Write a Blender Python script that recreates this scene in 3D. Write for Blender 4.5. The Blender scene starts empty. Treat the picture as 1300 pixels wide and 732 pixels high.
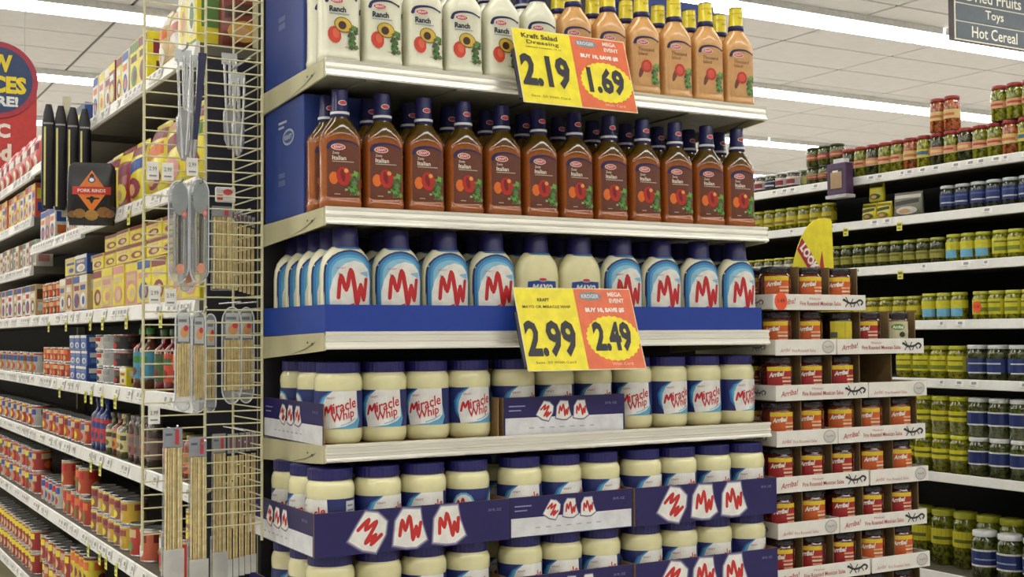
import bpy, math, random
from mathutils import Vector, Matrix
from mathutils.geometry import tessellate_polygon
random.seed(7)
R = math.radians
PI = math.pi
scene = bpy.context.scene
COL = scene.collection

# ------------------------------------------------------------------ camera
EYE = 1.5
cam_d = bpy.data.cameras.new('camera')
cam = bpy.data.objects.new('camera', cam_d)
COL.objects.link(cam)
yaw, pitch, roll = R(29.897), R(2.182), R(-0.387)
fw = Vector((math.sin(yaw) * math.cos(pitch), math.cos(yaw) * math.cos(pitch), math.sin(pitch)))
rt = Vector((math.cos(yaw), -math.sin(yaw), 0))
up = rt.cross(fw)
r2 = math.cos(roll) * rt + math.sin(roll) * up
u2 = -math.sin(roll) * rt + math.cos(roll) * up
m3 = Matrix((r2, u2, -fw)).transposed()
cam.matrix_world = Matrix.Translation((-0.8834, -2.2527, EYE)) @ m3.to_4x4()
cam_d.sensor_width = 36.0
cam_d.lens = 36.0 * 1596.3 / 1300.0
cam_d.clip_end = 200
scene.camera = cam

# ------------------------------------------------------------------ world, exposure
w = bpy.data.worlds.new('store_air')
scene.world = w
w.use_nodes = True
bg = w.node_tree.nodes['Background']
bg.inputs[0].default_value = (1.0, 0.97, 0.9, 1)
bg.inputs[1].default_value = 0.04
scene.view_settings.view_transform = 'Standard'
scene.view_settings.look = 'None'
scene.view_settings.exposure = 0.0
scene.view_settings.gamma = 1.0
LAMP = 11.0                       # emission of the fluorescent diffusers

# ------------------------------------------------------------------ materials
def lin(c):
    c /= 255.0
    return c / 12.92 if c <= 0.04045 else ((c + 0.055) / 1.055) ** 2.4
MATS = {}
def M(rgb, rough=0.5, metal=0.0, var=0.06, scale=40.0, emit=0.0, trans=0.0, coat=0.0, rgb2=None, bump=0.0, alpha=1.0):
    key = (tuple(rgb), rough, metal, var, scale, emit, trans, coat, rgb2, bump, alpha)
    if key in MATS:
        return MATS[key]
    m = bpy.data.materials.new('surface_%02x%02x%02x' % tuple(int(v) for v in rgb))
    m.use_nodes = True
    nt = m.node_tree
    b = nt.nodes['Principled BSDF']
    base = [lin(v) for v in rgb]
    if rgb2:
        other = [lin(v) for v in rgb2]
    else:
        other = [v * (1 - var * 2) for v in base]
    tc = nt.nodes.new('ShaderNodeTexCoord')
    nz = nt.nodes.new('ShaderNodeTexNoise')
    nz.inputs['Scale'].default_value = scale
    nz.inputs['Detail'].default_value = 2.0
    nt.links.new(tc.outputs['Object'], nz.inputs['Vector'])
    rp = nt.nodes.new('ShaderNodeValToRGB')
    rp.color_ramp.elements[0].position = 0.38
    rp.color_ramp.elements[1].position = 0.62
    rp.color_ramp.elements[0].color = (*other, 1)
    rp.color_ramp.elements[1].color = (*base, 1)
    nt.links.new(nz.outputs['Fac'], rp.inputs['Fac'])
    nt.links.new(rp.outputs['Color'], b.inputs['Base Color'])
    b.inputs['Roughness'].default_value = rough
    b.inputs['Metallic'].default_value = metal
    if coat:
        b.inputs['Coat Weight'].default_value = coat
        b.inputs['Coat Roughness'].default_value = 0.08
    if trans:
        b.inputs['Transmission Weight'].default_value = trans
    if alpha < 1:
        b.inputs['Alpha'].default_value = alpha
    if emit:
        b.inputs['Emission Color'].default_value = (1.0, 0.98, 0.93, 1)
        b.inputs['Emission Strength'].default_value = emit
    if bump:
        bp = nt.nodes.new('ShaderNodeBump')
        bp.inputs['Strength'].default_value = bump
        bp.inputs['Distance'].default_value = 0.002
        nt.links.new(nz.outputs['Fac'], bp.inputs['Height'])
        nt.links.new(bp.outputs['Normal'], b.inputs['Normal'])
    MATS[key] = m
    return m

def layered(low, high, z0, z1, rough=0.12):
    """liquid whose colour changes with height (oil floating on dressing)"""
    m = bpy.data.materials.new('layered_dressing')
    m.use_nodes = True
    nt = m.node_tree
    b = nt.nodes['Principled BSDF']
    tc = nt.nodes.new('ShaderNodeTexCoord')
    sp = nt.nodes.new('ShaderNodeSeparateXYZ')
    nt.links.new(tc.outputs['Object'], sp.inputs[0])
    nz = nt.nodes.new('ShaderNodeTexNoise')
    nz.inputs['Scale'].default_value = 180
    nt.links.new(tc.outputs['Object'], nz.inputs['Vector'])
    mr = nt.nodes.new('ShaderNodeMapRange')
    mr.inputs['From Min'].default_value = z0
    mr.inputs['From Max'].default_value = z1
    nt.links.new(sp.outputs['Z'], mr.inputs['Value'])
    mx = nt.nodes.new('ShaderNodeMix')
    mx.data_type = 'RGBA'
    mx.inputs['A'].default_value = (*[lin(v) for v in low], 1)
    mx.inputs['B'].default_value = (*[lin(v) for v in high], 1)
    nt.links.new(mr.outputs['Result'], mx.inputs['Factor'])
    m2 = nt.nodes.new('ShaderNodeMix')
    m2.data_type = 'RGBA'
    m2.blend_type = 'MULTIPLY'
    m2.inputs['Factor'].default_value = 0.35
    nt.links.new(mx.outputs['Result'], m2.inputs['A'])
    nt.links.new(nz.outputs['Fac'], m2.inputs['B'])
    nt.links.new(m2.outputs['Result'], b.inputs['Base Color'])
    b.inputs['Roughness'].default_value = rough
    b.inputs['Coat Weight'].default_value = 0.6
    b.inputs['Coat Roughness'].default_value = 0.05
    return m

NAVY = (30, 29, 86)
RED = (190, 30, 38)
CREAM = (226, 220, 178)
WHITE = (232, 232, 226)

# ------------------------------------------------------------------ mesh helpers
class Mesh:
    def __init__(s):
        s.v, s.f, s.mi, s.sm, s.mats = [], [], [], [], []
    def slot(s, m):
        if m not in s.mats:
            s.mats.append(m)
        return s.mats.index(m)
    def add(s, vs, fs, m, smooth=False):
        o = len(s.v)
        k = s.slot(m)
        s.v += [tuple(v) for v in vs]
        for f in fs:
            s.f.append(tuple(i + o for i in f))
            s.mi.append(k)
            s.sm.append(smooth)
    def box(s, x0, x1, y0, y1, z0, z1, m):
        vs = [(x, y, z) for z in (z0, z1) for y in (y0, y1) for x in (x0, x1)]
        s.add(vs, [(0, 2, 3, 1), (4, 5, 7, 6), (0, 1, 5, 4), (2, 6, 7, 3), (0, 4, 6, 2), (1, 3, 7, 5)], m)
    def bevbox(s, x0, x1, y0, y1, z0, z1, m, b=0.003):
        ring = lambda z, e: [(x0 + e + b, y0 + e, z), (x1 - e - b, y0 + e, z), (x1 - e, y0 + e + b, z), (x1 - e, y1 - e - b, z), (x1 - e - b, y1 - e, z), (x0 + e + b, y1 - e, z), (x0 + e, y1 - e - b, z), (x0 + e, y0 + e + b, z)]
        s.rings([ring(z0, b * .7), ring(z0 + b, 0), ring(z1 - b, 0), ring(z1, b * .7)], m, smooth=False)
    def rings(s, rs, m, smooth=True, cap=True):
        n = len(rs[0])
        vs = [p for r in rs for p in r]
        fs = []
        for k in range(len(rs) - 1):
            for i in range(n):
                j = (i + 1) % n
                fs.append((k * n + i, k * n + j, (k + 1) * n + j, (k + 1) * n + i))
        s.add(vs, fs, m, smooth)
        if cap:
            s.add(rs[0], [tuple(reversed(range(n)))], m)
            s.add(rs[-1], [tuple(range(n))], m)
    def lathe(s, prof, m, seg=28, cx=0, cy=0, smooth=True, cap=True):
        s.rings([[(cx + r * math.cos(2 * PI * i / seg), cy + r * math.sin(2 * PI * i / seg), z) for i in range(seg)] for r, z in prof], m, smooth, cap)
    def tube(s, pts, r, m, seg=6, smooth=True):
        rs = []
        pts = [Vector(p) for p in pts]
        for i, p in enumerate(pts):
            d = (pts[min(i + 1, len(pts) - 1)] - pts[max(i - 1, 0)]).normalized()
            a = d.cross(Vector((0.13, 0.21, 1)) if abs(d.z) < .9 else Vector((1, 0.1, 0))).normalized()
            b = d.cross(a)
            rs.append([tuple(p + r * (math.cos(2 * PI * k / seg) * a + math.sin(2 * PI * k / seg) * b)) for k in range(seg)])
        s.rings(rs, m, smooth)
    def loft(s, secs, m, seg=32, cy=0, smooth=True):
        s.rings([[(*sup(a, b, n, 2 * PI * i / seg, cy), z) for i in range(seg)] for z, a, b, n in secs], m, smooth)
    def prism(s, poly, y0, y1, m):
        """outline in x, z extruded along y"""
        n = len(poly)
        tri = tessellate_polygon([[Vector((x, z, 0)) for x, z in poly]])
        vs = [(x, y0, z) for x, z in poly] + [(x, y1, z) for x, z in poly]
        fs = [tuple(t) for t in tri] + [tuple(i + n for i in reversed(t)) for t in tri]
        fs += [(i, (i + 1) % n, (i + 1) % n + n, i + n) for i in range(n)]
        s.add(vs, fs, m)
    def done(s, name):
        me = bpy.data.meshes.new(name)
        me.from_pydata(s.v, [], s.f)
        for m in s.mats:
            me.materials.append(m)
        me.polygons.foreach_set('material_index', s.mi)
        me.polygons.foreach_set('use_smooth', s.sm)
        me.update()
        return me

def sup(a, b, n, t, cy=0):
    c, q = math.cos(t), math.sin(t)
    return (a * math.copysign(abs(c) ** (2 / n), c), cy + b * math.copysign(abs(q) ** (2 / n), q))

_glyph = {}
def glyphs(txt, bold):
    k = (txt, bold)
    if k not in _glyph:
        c = bpy.data.curves.new('lettering', 'FONT')
        c.body = txt
        c.resolution_u = 2
        c.offset = bold
        o = bpy.data.objects.new('lettering', c)
        COL.objects.link(o)
        me = bpy.data.meshes.new_from_object(o)
        vs = [(v.co.x, v.co.y) for v in me.vertices]
        fs = [tuple(p.vertices) for p in me.polygons]
        bpy.data.objects.remove(o)
        bpy.data.curves.remove(c)
        bpy.data.meshes.remove(me)
        x0, x1 = min(v[0] for v in vs), max(v[0] for v in vs)
        y0, y1 = min(v[1] for v in vs), max(v[1] for v in vs)
        _glyph[k] = ([((x - x0) / (x1 - x0) - .5, (y - y0) / (y1 - y0) - .5) for x, y in vs], fs)
    return _glyph[k]

def smooth_path(pts, n=4):
    out = []
    P = [pts[0]] + list(pts) + [pts[-1]]
    for i in range(1, len(P) - 2):
        for k in range(n):
            t = k / n
            out.append(tuple(.5 * (2 * P[i][d] + (P[i + 1][d] - P[i - 1][d]) * t + (2 * P[i - 1][d] - 5 * P[i][d] + 4 * P[i + 1][d] - P[i + 2][d]) * t * t + (3 * P[i][d] - P[i - 1][d] - 3 * P[i + 1][d] + P[i + 2][d]) * t ** 3) for d in (0, 1)))
    out.append(tuple(pts[-1]))
    return out

class Print:
    """flat artwork in (u, v), laid on a surface as thin layers"""
    def __init__(s):
        s.t = []
    def poly(s, pts, rgb, layer=1, rough=.45):
        tri = tessellate_polygon([[Vector((x, y, 0)) for x, y in pts]])
        for a, b, c in tri:
            A, B, C_ = pts[a], pts[b], pts[c]
            if (B[0] - A[0]) * (C_[1] - A[1]) - (B[1] - A[1]) * (C_[0] - A[0]) < 0:
                B, C_ = C_, B
            s.t.append(([A, B, C_], (rgb, rough), layer))
        return s
    def rect(s, x0, x1, y0, y1, rgb, layer=1, rough=.45):
        s.t.append(([(x0, y0), (x1, y0), (x1, y1), (x0, y1)], (rgb, rough), layer))
        return s
    def ell(s, cx, cy, rx, ry, rgb, layer=1, n=14, rough=.45, jag=0, rot=0):
        pts = []
        for i in range(n):
            q = 1 - (jag if i % 2 else 0)
            x, y = rx * q * math.cos(2 * PI * i / n), ry * q * math.sin(2 * PI * i / n)
            pts.append((cx + x * math.cos(rot) - y * math.sin(rot), cy + x * math.sin(rot) + y * math.cos(rot)))
        return s.poly(pts, rgb, layer, rough)
    def text(s, txt, cx, cy, wd, ht, rgb, layer=3, bold=.0, rot=0, shear=0):
        vs, fs = glyphs(txt, bold)
        c, q = math.cos(rot), math.sin(rot)
        P = []
        for x, y in vs:
            x, y = x * wd + shear * y * ht, y * ht
            P.append((cx + x * c - y * q, cy + x * q + y * c))
        for f in fs:
            s.t.append(([P[i] for i in f], (rgb, .45), layer))
        return s
    def stroke(s, pts, wd, rgb, layer=3, sm=4, taper=None):
        P = smooth_path(pts, sm) if sm else list(pts)
        n = len(P)
        L = []
        Rr = []
        for i in range(n):
            a, b = P[max(i - 1, 0)], P[min(i + 1, n - 1)]
            dx, dy = b[0] - a[0], b[1] - a[1]
            l = math.hypot(dx, dy) or 1
            h = wd / 2 * (taper(i / (n - 1)) if taper else 1)
            L.append((P[i][0] - dy / l * h, P[i][1] + dx / l * h))
            Rr.append((P[i][0] + dy / l * h, P[i][1] - dx / l * h))
        for i in range(n - 1):
            s.t.append(([Rr[i], Rr[i + 1], L[i + 1], L[i]], (rgb, .45), layer + i * .02))
            h = wd / 2 * (taper(i / (n - 1)) if taper else 1)
            s.ell(*P[i], h, h, rgb, layer + i * .02 + .01, 8)
        s.ell(*P[-1], wd / 2, wd / 2, rgb, layer + n * .02, 8)
        return s
    def lay(s, mesh, fn, du=None, step=0.0003):
        for pts, (rgb, rough), layer in s.t:
            m = M(rgb, rough)
            pieces = [pts]
            if du:
                x0, x1 = min(p[0] for p in pts), max(p[0] for p in pts)
                if x1 - x0 > du:
                    pieces = []
                    k0, k1 = math.floor(x0 / du), math.ceil(x1 / du)
                    for k in range(k0, k1):
                        q = clip(clip(pts, k * du, 1), (k + 1) * du, -1)
                        if len(q) > 2:
                            pieces.append(q)
            for q in pieces:
                mesh.add([fn(x, y, layer * step) for x, y in q], [tuple(range(len(q)))], m, bool(du))
        return mesh

def clip(pts, x, sg):
    out = []
    n = len(pts)
    for i in range(n):
        a, b = pts[i], pts[(i + 1) % n]
        ia, ib = (a[0] - x) * sg >= 0, (b[0] - x) * sg >= 0
        if ia:
            out.append(a)
        if ia != ib:
            t = (x - a[0]) / (b[0] - a[0])
            out.append((x, a[1] + t * (b[1] - a[1])))
    return out

def flat(y=0.0, x=0.0, z=0.0):            # facing -Y
    return lambda u, v, o: (x + u, y - o - .0002, z + v)
def flat_side(xx, y=0.0, z=0.0):          # facing -X; u runs towards -Y
    return lambda u, v, o: (xx - o - .0002, y - u, z + v)
def around(r, z=0.0):
    return lambda u, v, o: (math.sin(u / r) * (r + o + .0004), -math.cos(u / r) * (r + o + .0004), z + v)
def on_loft(secs, cy=0.0):
    def f(u, v, o):
        for k in range(len(secs) - 1):
            if secs[k][0] <= v <= secs[k + 1][0]:
                t = (v - secs[k][0]) / (secs[k + 1][0] - secs[k][0])
                a, b, n = [secs[k][i] * (1 - t) + secs[k + 1][i] * t for i in (1, 2, 3)]
                break
        else:
            a, b, n = secs[-1][1:]
        q = min(abs(u) / a, .995)
        return (u, cy - b * (1 - q ** n) ** (1 / n) - o - .0006, v)
    return f

# ------------------------------------------------------------------ objects
def ob(name, me, parent=None, loc=(0, 0, 0), rz=0.0, label=None, kind=None):
    if isinstance(me, Mesh):
        me = me.done(name)
    o = bpy.data.objects.new(name, me)
    COL.objects.link(o)
    o.location = loc
    if rz:
        o.rotation_euler = (0, 0, rz)
    if parent:
        o.parent = parent
    if label:
        o['label'] = label
    if kind:
        o['kind'] = kind
    return o
SEEN = {}
def tag(o, label, cat, group=None):
    o['label'] = label
    o['category'] = cat
    if group:
        o['group'] = group
    if label in SEEN:
        print('DUPLICATE LABEL', label)
    n = len(label.split())
    if n > 16 or n < 4:
        print('LABEL LENGTH', n, label)
    SEEN[label] = o.name
    return o
def thing(name, label, cat, group=None, loc=(0, 0, 0), rz=0.0):
    o = bpy.data.objects.new(name, None)
    COL.objects.link(o)
    o.location = loc
    o.rotation_euler = (0, 0, rz)
    o.empty_display_size = .05
    return tag(o, label, cat, group)
def make(name, parts, label, cat, group, loc, rz=0.0, rx=0.0):
    """parts: [(name, mesh, label or None, [sub-parts])]; meshes are shared between alike things"""
    if len(parts) == 1 and not parts[0][3]:
        o = ob(name, parts[0][1], None, loc, rz)
        if rx:
            o.rotation_euler = (rx, 0, rz)
        return tag(o, label, cat, group)
    t = thing(name, label, cat, group, loc, rz)
    if rx:
        t.rotation_euler = (rx, 0, rz)
    for nm, me, lb, sub in parts:
        p = ob(nm, me, t, label=lb)
        for n2, m2, l2, _ in sub:
            ob(n2, m2, p, label=l2)
    return t
ORD = ['', 'first', 'second', 'third', 'fourth', 'fifth', 'sixth', 'seventh', 'eighth', 'ninth', 'tenth', 'eleventh', 'twelfth', 'thirteenth', 'fourteenth', 'fifteenth', 'sixteenth', 'seventeenth', 'eighteenth', 'nineteenth', 'twentieth']
for t_ in ('twenty', 'thirty', 'forty'):
    if t_ != 'twenty':
        ORD.append(t_[:-1] + 'ieth')
    for o_ in ORD[1:10]:
        ORD.append(t_ + '-' + o_)

# ================================================================== SETTING
CEIL = 3.9
mf = Mesh()
mf.box(-9, 16, -9, 24, -.05, 0, M((206, 203, 197), .25, var=.04, scale=1.5))
ob('floor', mf, kind='structure')
mc = Mesh()
mc.box(-9, 16, -9, 24, CEIL, CEIL + .1, M((140, 138, 134), .9))
ceiling = ob('ceiling', mc, kind='structure')
tm = Mesh()
tm.bevbox(-.6, .6, -.297, .297, -.012, 0, M((220, 216, 210), .95, var=.02, scale=9, bump=.4), .006)
tile_me = tm.done('ceiling_tile')
rest = Mesh()
tmat = M((220, 216, 210), .95, var=.02, scale=9, bump=.4)
for i in range(-5, 13):
    for j in range(0, 38):
        x, y = i * 1.22 + .61, j * .613 + .3 - 0.07
        vis = 3.3 < y < 13 and -2.6 < x < 11
        if y < 3.0:
            continue
        if vis:
            ob('ceiling_tile', tile_me, ceiling, (x, y, CEIL))
        else:
            rest.box(x - .6, x + .6, y - .297, y + .297, CEIL - .012, CEIL, tmat)
ob('far_ceiling_tiles', rest, ceiling, kind='stuff')
wm = M((214, 212, 206), .8, var=.03, scale=2)
for nm, a in (('wall_left', (-9.1, -9, -9, 24)), ('wall_right', (16, 16.1, -9, 24)), ('wall_back', (-9.1, 16.1, 24, 24.1)), ('wall_front', (-9.1, 16.1, -9.1, -9))):
    b_ = Mesh()
    b_.box(a[0], a[1], a[2], a[3], 0, CEIL + .1, wm)
    ob(nm, b_, kind='structure')

# fluorescent rows running across the aisles
hm = Mesh()
hm.box(-1.215, 1.215, -.165, .165, -.02, 0, M((225, 225, 220), .4))
for q in (-.165, .159):
    hm.box(-1.215, 1.215, q, q + .006, -.05, -.0205, M((225, 225, 220), .4))
dm = Mesh()
dm.box(-1.21, 1.21, -.157, .157, -.052, -.0215, M((250, 250, 245), .5, emit=LAMP))
h_me, d_me = hm.done('housing'), dm.done('diffuser')
ROWS = [-5.15, -2.7, -.25, 2.2, 4.68, 7.0, 9.5, 12.0, 14.5, 17.0, 19.5]
for j, y in enumerate(ROWS):
    for i in range(9):
        x = -6.6 + i * 2.46
        make('ceiling_light', [('housing', h_me, None, []), ('diffuser', d_me, None, [])],
             '%s fluorescent light from the side wall in the %s row across the aisles' % (ORD[i + 1], ORD[j + 1]), 'ceiling light', 'fluorescent ceiling lights', (x, y, CEIL - .013 if y > 3 else CEIL))

# ================================================================== SHARED PRODUCT MESHES
def MWpts(cx, cy, wd, ht, rot=0.0):
    P = [(.04, .2), (.12, .82), (.29, .42), (.44, .98), (.57, .5), (.66, .02), (.78, .56), (.89, .14), (.98, .72)]
    out = []
    for x, y in P:
        x, y = (x - .5) * wd, (y - .5) * ht
        out.append((cx + x * math.cos(rot) - y * math.sin(rot), cy + x * math.sin(rot) + y * math.cos(rot)))
    return out

# --- dressing bottle (body, cap, label)
BOT = [(0, .036, .021, 3), (.003, .0415, .0245, 3.2), (.017, .0425, .0255, 3.4), (.021, .0408, .0242, 3.6), (.03, .0404, .024, 3.6), (.08, .0398, .0235, 3.6), (.135, .0404, .024, 3.3),
       (.143, .0412, .0248, 3), (.152, .0395, .024, 2.8), (.163, .032, .0225, 2.5), (.174, .0235, .0195, 2.2), (.183, .0175, .0165, 2), (.188, .016, .016, 2), (.2, .016, .016, 2)]
bm_ranch = Mesh(); bm_ranch.loft(BOT, M((228, 226, 200), .22, coat=.4, var=.02)); BODY_RANCH = bm_ranch.done('bottle_body')
bm_thou = Mesh(); bm_thou.loft(BOT, M((216, 164, 100), .22, coat=.4, var=.04, scale=160)); BODY_THOU = bm_thou.done('bottle_body')
bm_ital = Mesh(); bm_ital.loft(BOT, layered((176, 96, 36), (92, 68, 6), .136, .160)); BODY_ITAL = bm_ital.done('bottle_body')
def cap_mesh(top, ring, logo=True, wrap=False):
    c = Mesh()
    n = M(top, .35, coat=.2)
    k = M(ring, .4)
    c.lathe([(.0178, .183), (.0188, .184), (.0188, .194), (.0178, .195)], M(NAVY, .35))
    c.lathe([(.0175, .195), (.0172, .1955), (.0158, .236), (.0148, .238), (.001, .2385)], n)
    if not wrap:
        c.lathe([(.0190, .1885), (.0190, .1935)], k, cap=False)
    p = Print()
    if logo:
        p.ell(0, .2105, .0088, .0052, WHITE, 1)
        p.ell(0, .2105, .0075, .004, (200, 60, 70), 2)
    if wrap:
        p.rect(-.02, .02, .223, .2245, (190, 160, 20), 2)
        p.text('KRAFT', .002, .213, .014, .005, (150, 120, 30), 2, .01)
        c.lathe([(.0164, .2372), (.0155, .2395), (.001, .2398)], M(NAVY, .35))
    p.lay(c, around(.0172, 0), .004)
    return c.done('cap')
CAP_NAVY = cap_mesh(NAVY, (225, 225, 225))
CAP_YEL = cap_mesh((226, 206, 40), NAVY, False, True)
def dressing_label(kind):
    p = Print()
    LW = .0335
    def arch(c, layer, grow=0.0, top=.137):
        pts = [(-LW - grow, .026 - grow), (LW + grow, .026 - grow), (LW + grow, top - .01)]
        for i in range(9):
            t = i / 8 * PI
            pts.append((math.cos(t) * (LW + grow), top - .012 + math.sin(t) * .012 + grow))
        p.poly(pts, c, layer)
    base = {'ranch': (226, 222, 198), 'thou': (206, 156, 98), 'ital': (104, 52, 30)}[kind]
    if kind != 'ranch':
        arch(base, 1)
    # navy swoosh over a red oval maker's mark
    p.stroke([(-LW + .002, .121), (-LW + .006, .130), (-.012, .1345), (.01, .1345), (.029, .128)], .0052, (36, 30, 84), 3, 4, lambda t: 1.25 - .75 * t)
    p.ell(-.012, .1225, .0145, .0062, (236, 226, 216), 4)
    p.ell(-.012, .1225, .0128, .0048, (206, 70, 78), 5)
    p.text('KRAFT', -.012, .1225, .018, .0048, (240, 230, 225), 6, .02)
    dark = (38, 48, 70) if kind == 'ranch' else (236, 228, 210) if kind == 'ital' else (110, 66, 40)
    if kind == 'ranch':
        p.text('Ranch', -.010, .1065, .034, .0115, dark, 3, .04)
        p.rect(-.027, .014, .0965, .0985, (150, 160, 160), 3)
    elif kind == 'ital':
        p.text('Zesty', -.017, .1105, .014, .0062, dark, 3, .01)
        p.text('Italian', -.010, .1015, .028, .0085, dark, 3, .02)
        p.rect(-.024, .020, .0935, .0953, (190, 170, 150), 3)
    else:
        p.text('Thousand', -.004, .1075, .042, .0078, dark, 3, .005)
        p.text('Island', -.012, .0975, .023, .0078, dark, 3, .005)
    # vegetables
    if kind == 'ranch':
        p.ell(-.0165, .056, .0135, .0170, (206, 66, 44), 3, 12, rot=.2)
        p.ell(-.014, .059, .007, .010, (222, 98, 62), 4, 8, rot=.2)
        p.ell(.001, .0765, .0190, .0150, (92, 74, 20), 4, 16, rot=-.25)
        p.ell(.001, .0765, .0175, .0135, (214, 178, 58), 5, 16, rot=-.25)
        p.ell(-.001, .0755, .0085, .0082, (66, 30, 28), 6, 12)
        gx, gy, g1, g2 = .0225, .054, (60, 96, 40), (84, 118, 46)
    elif kind == 'ital':
        p.ell(-.021, .062, .009, .0125, (226, 112, 28), 3, 10)
        p.ell(-.001, .066, .0150, .0185, (186, 40, 22), 4, 14, rot=.2)
        p.ell(-.003, .068, .0048, .013, (122, 18, 18), 5, 9, rot=.2)
        p.ell(.004, .077, .0046, .0044, (232, 160, 84), 6, 8)
        gx, gy, g1, g2 = .0225, .054, (70, 116, 44), (110, 150, 66)
        p.rect(-.02, -.008, .0302, .032, (190, 170, 150), 3)
        p.rect(.012, .024, .0302, .032, (190, 170, 150), 3)
    else:
        p.ell(-.0165, .058, .0055, .017, (112, 60, 44), 3, 8, rot=-.35)
        p.ell(-.003, .070, .0145, .0145, (196, 52, 40), 4, 14)
        p.ell(-.003, .070, .0095, .0095, (214, 84, 58), 5, 10)
        gx, gy, g1, g2 = .0215, .054, (66, 120, 48), (104, 150, 70)
        p.ell(.021, .036, .007, .005, (190, 206, 190), 3, 8)
    rnd = random.Random(3)
    for k in range(20):
        b = rnd.uniform(-1, 1) * .022
        a = rnd.uniform(-1, 1) * .0085 - b * .12
        q = rnd.uniform(.0035, .0062)
        c_ = tuple(int(v * rnd.uniform(.72, 1.15)) for v in (g1, g2)[k % 2])
        p.ell(gx + a, gy + b, q, q * 1.2, c_, 6 + k % 4, 8, jag=.3, rot=rnd.random() * 3)
    if kind == 'ital':
        for k in range(4):
            p.ell(.004 + k * .006, .040 + (k % 2) * .004, .0045, .003, ((150, 176, 130), g2)[k % 2], 6, 6, jag=.3)
    p.rect(.004, .02, .0325, .034, (170, 160, 130), 3) if kind == 'ranch' else None
    return p.lay(Mesh(), on_loft(BOT), .006, .00022).done('label')
LAB_RANCH, LAB_THOU, LAB_ITAL = dressing_label('ranch'), dressing_label('thou'), dressing_label('ital')
RANCH = [('bottle_body', BODY_RANCH, None, []), ('cap', CAP_NAVY, 'navy screw cap', []), ('label', LAB_RANCH, None, [])]
THOU = [('bottle_body', BODY_THOU, None, []), ('cap', CAP_YEL, 'navy and yellow cap', []), ('label', LAB_THOU, None, [])]
ITAL = [('bottle_body', BODY_ITAL, None, []), ('cap', CAP_NAVY, 'navy screw cap', []), ('label', LAB_ITAL, None, [])]

# --- rounded squeeze bottle
SQ = [(0, .047, .024, 2.6), (.004, .0505, .0265, 2.6), (.03, .0515, .027, 2.5), (.09, .0515, .027, 2.5), (.114, .0515, .027, 2.5), (.132, .0498, .0265, 2.4), (.146, .0452, .0258, 2.3), (.157, .0372, .0248, 2.2), (.164, .0295, .024, 2.1), (.168, .0245, .0228, 2)]
sq = Mesh(); sq.loft(SQ, M((232, 228, 196), .25, coat=.3, var=.02), 36); SQ_BODY = sq.done('bottle_body')
sc = Mesh()
sc.lathe([(.026, .163), (.0275, .164), (.0275, .166), (.0262, .168), (.0245, .20), (.0225, .203), (.001, .2035)], M((28, 24, 82), .4))
sc.lathe([(.0286, .1615), (.0292, .1620), (.0292, .1640), (.0282, .1645)], M((40, 110, 170), .4))
SQ_CAP = sc.done('cap')
def outline(sh, x0=.0498, top=.159, bot=.006):
    pts = [(-x0 + sh, bot + sh), (x0 - sh, bot + sh), (x0 - sh, .112)]
    for i in range(1, 12):
        t = i / 12 * PI
        pts.append((math.cos(t) * (x0 - sh), .112 + math.sin(t) ** .85 * (top - .112 - sh * 1.3)))
    pts.append((-x0 + sh, .112))
    return pts
p = Print()
p.poly(outline(0), (30, 40, 100), 1)
p.poly(outline(.0028), (46, 128, 186), 2)
p.poly(outline(.0070), (86, 160, 204), 3)
p.poly(outline(.0115), (140, 194, 218), 3.5)
wp = [(-.040, .006), (.040, .006), (.0435, .10), (.038, .122), (.026, .134), (.008, .138), (-.010, .133), (-.024, .122), (-.035, .104), (-.041, .080)]
p.poly(wp, (233, 230, 220), 4)
p.poly([(.034, .008), (.0395, .008), (.0395, .05), (.036, .03)], (46, 128, 186), 5)
p.stroke(MWpts(.003, .087, .062, .068), .0082, (192, 34, 38), 6, 4, lambda t: 1.15 - .5 * abs(t - .5))
p.text('KRAFT', -.0195, .1235, .018, .004, (196, 110, 110), 6, .01)
p.stroke([(-.022, .047), (-.008, .050), (.006, .0545)], .003, (200, 60, 60), 6)
SQ_LAB = p.lay(Mesh(), on_loft(SQ), .006, .00025).done('label')
SQUEEZE = [('bottle_body', SQ_BODY, None, []), ('cap', SQ_CAP, 'navy tapered cap', []), ('label', SQ_LAB, None, [])]
p = Print()
p.poly([(-.036, .068), (-.034, .104), (-.012, .1065), (.034, .1055), (.036, .068), (.03, .052), (-.03, .052)], (32, 74, 156), 2)
p.text('MAYO', 0, .0905, .050, .0175, (236, 236, 230), 4, .06, shear=.25)
p.ell(0, .1085, .011, .0045, WHITE, 3)
p.ell(0, .1085, .0095, .0035, (204, 60, 66), 4)
p.poly([(-.03, .006), (.03, .006), (.034, .05), (-.034, .05)], (228, 206, 60), 2)
p.ell(-.01, .03, .016, .014, (110, 150, 60), 3)
MAYO_LAB = p.lay(Mesh(), on_loft(SQ), .006, .00025).done('label')
mb = Mesh(); mb.loft(SQ, M((233, 226, 176), .25, coat=.3, var=.02), 36)
MAYO = [('bottle_body', mb.done('bottle_body'), None, []), ('cap', SQ_CAP, 'navy tapered cap', []), ('label', MAYO_LAB, None, [])]

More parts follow.
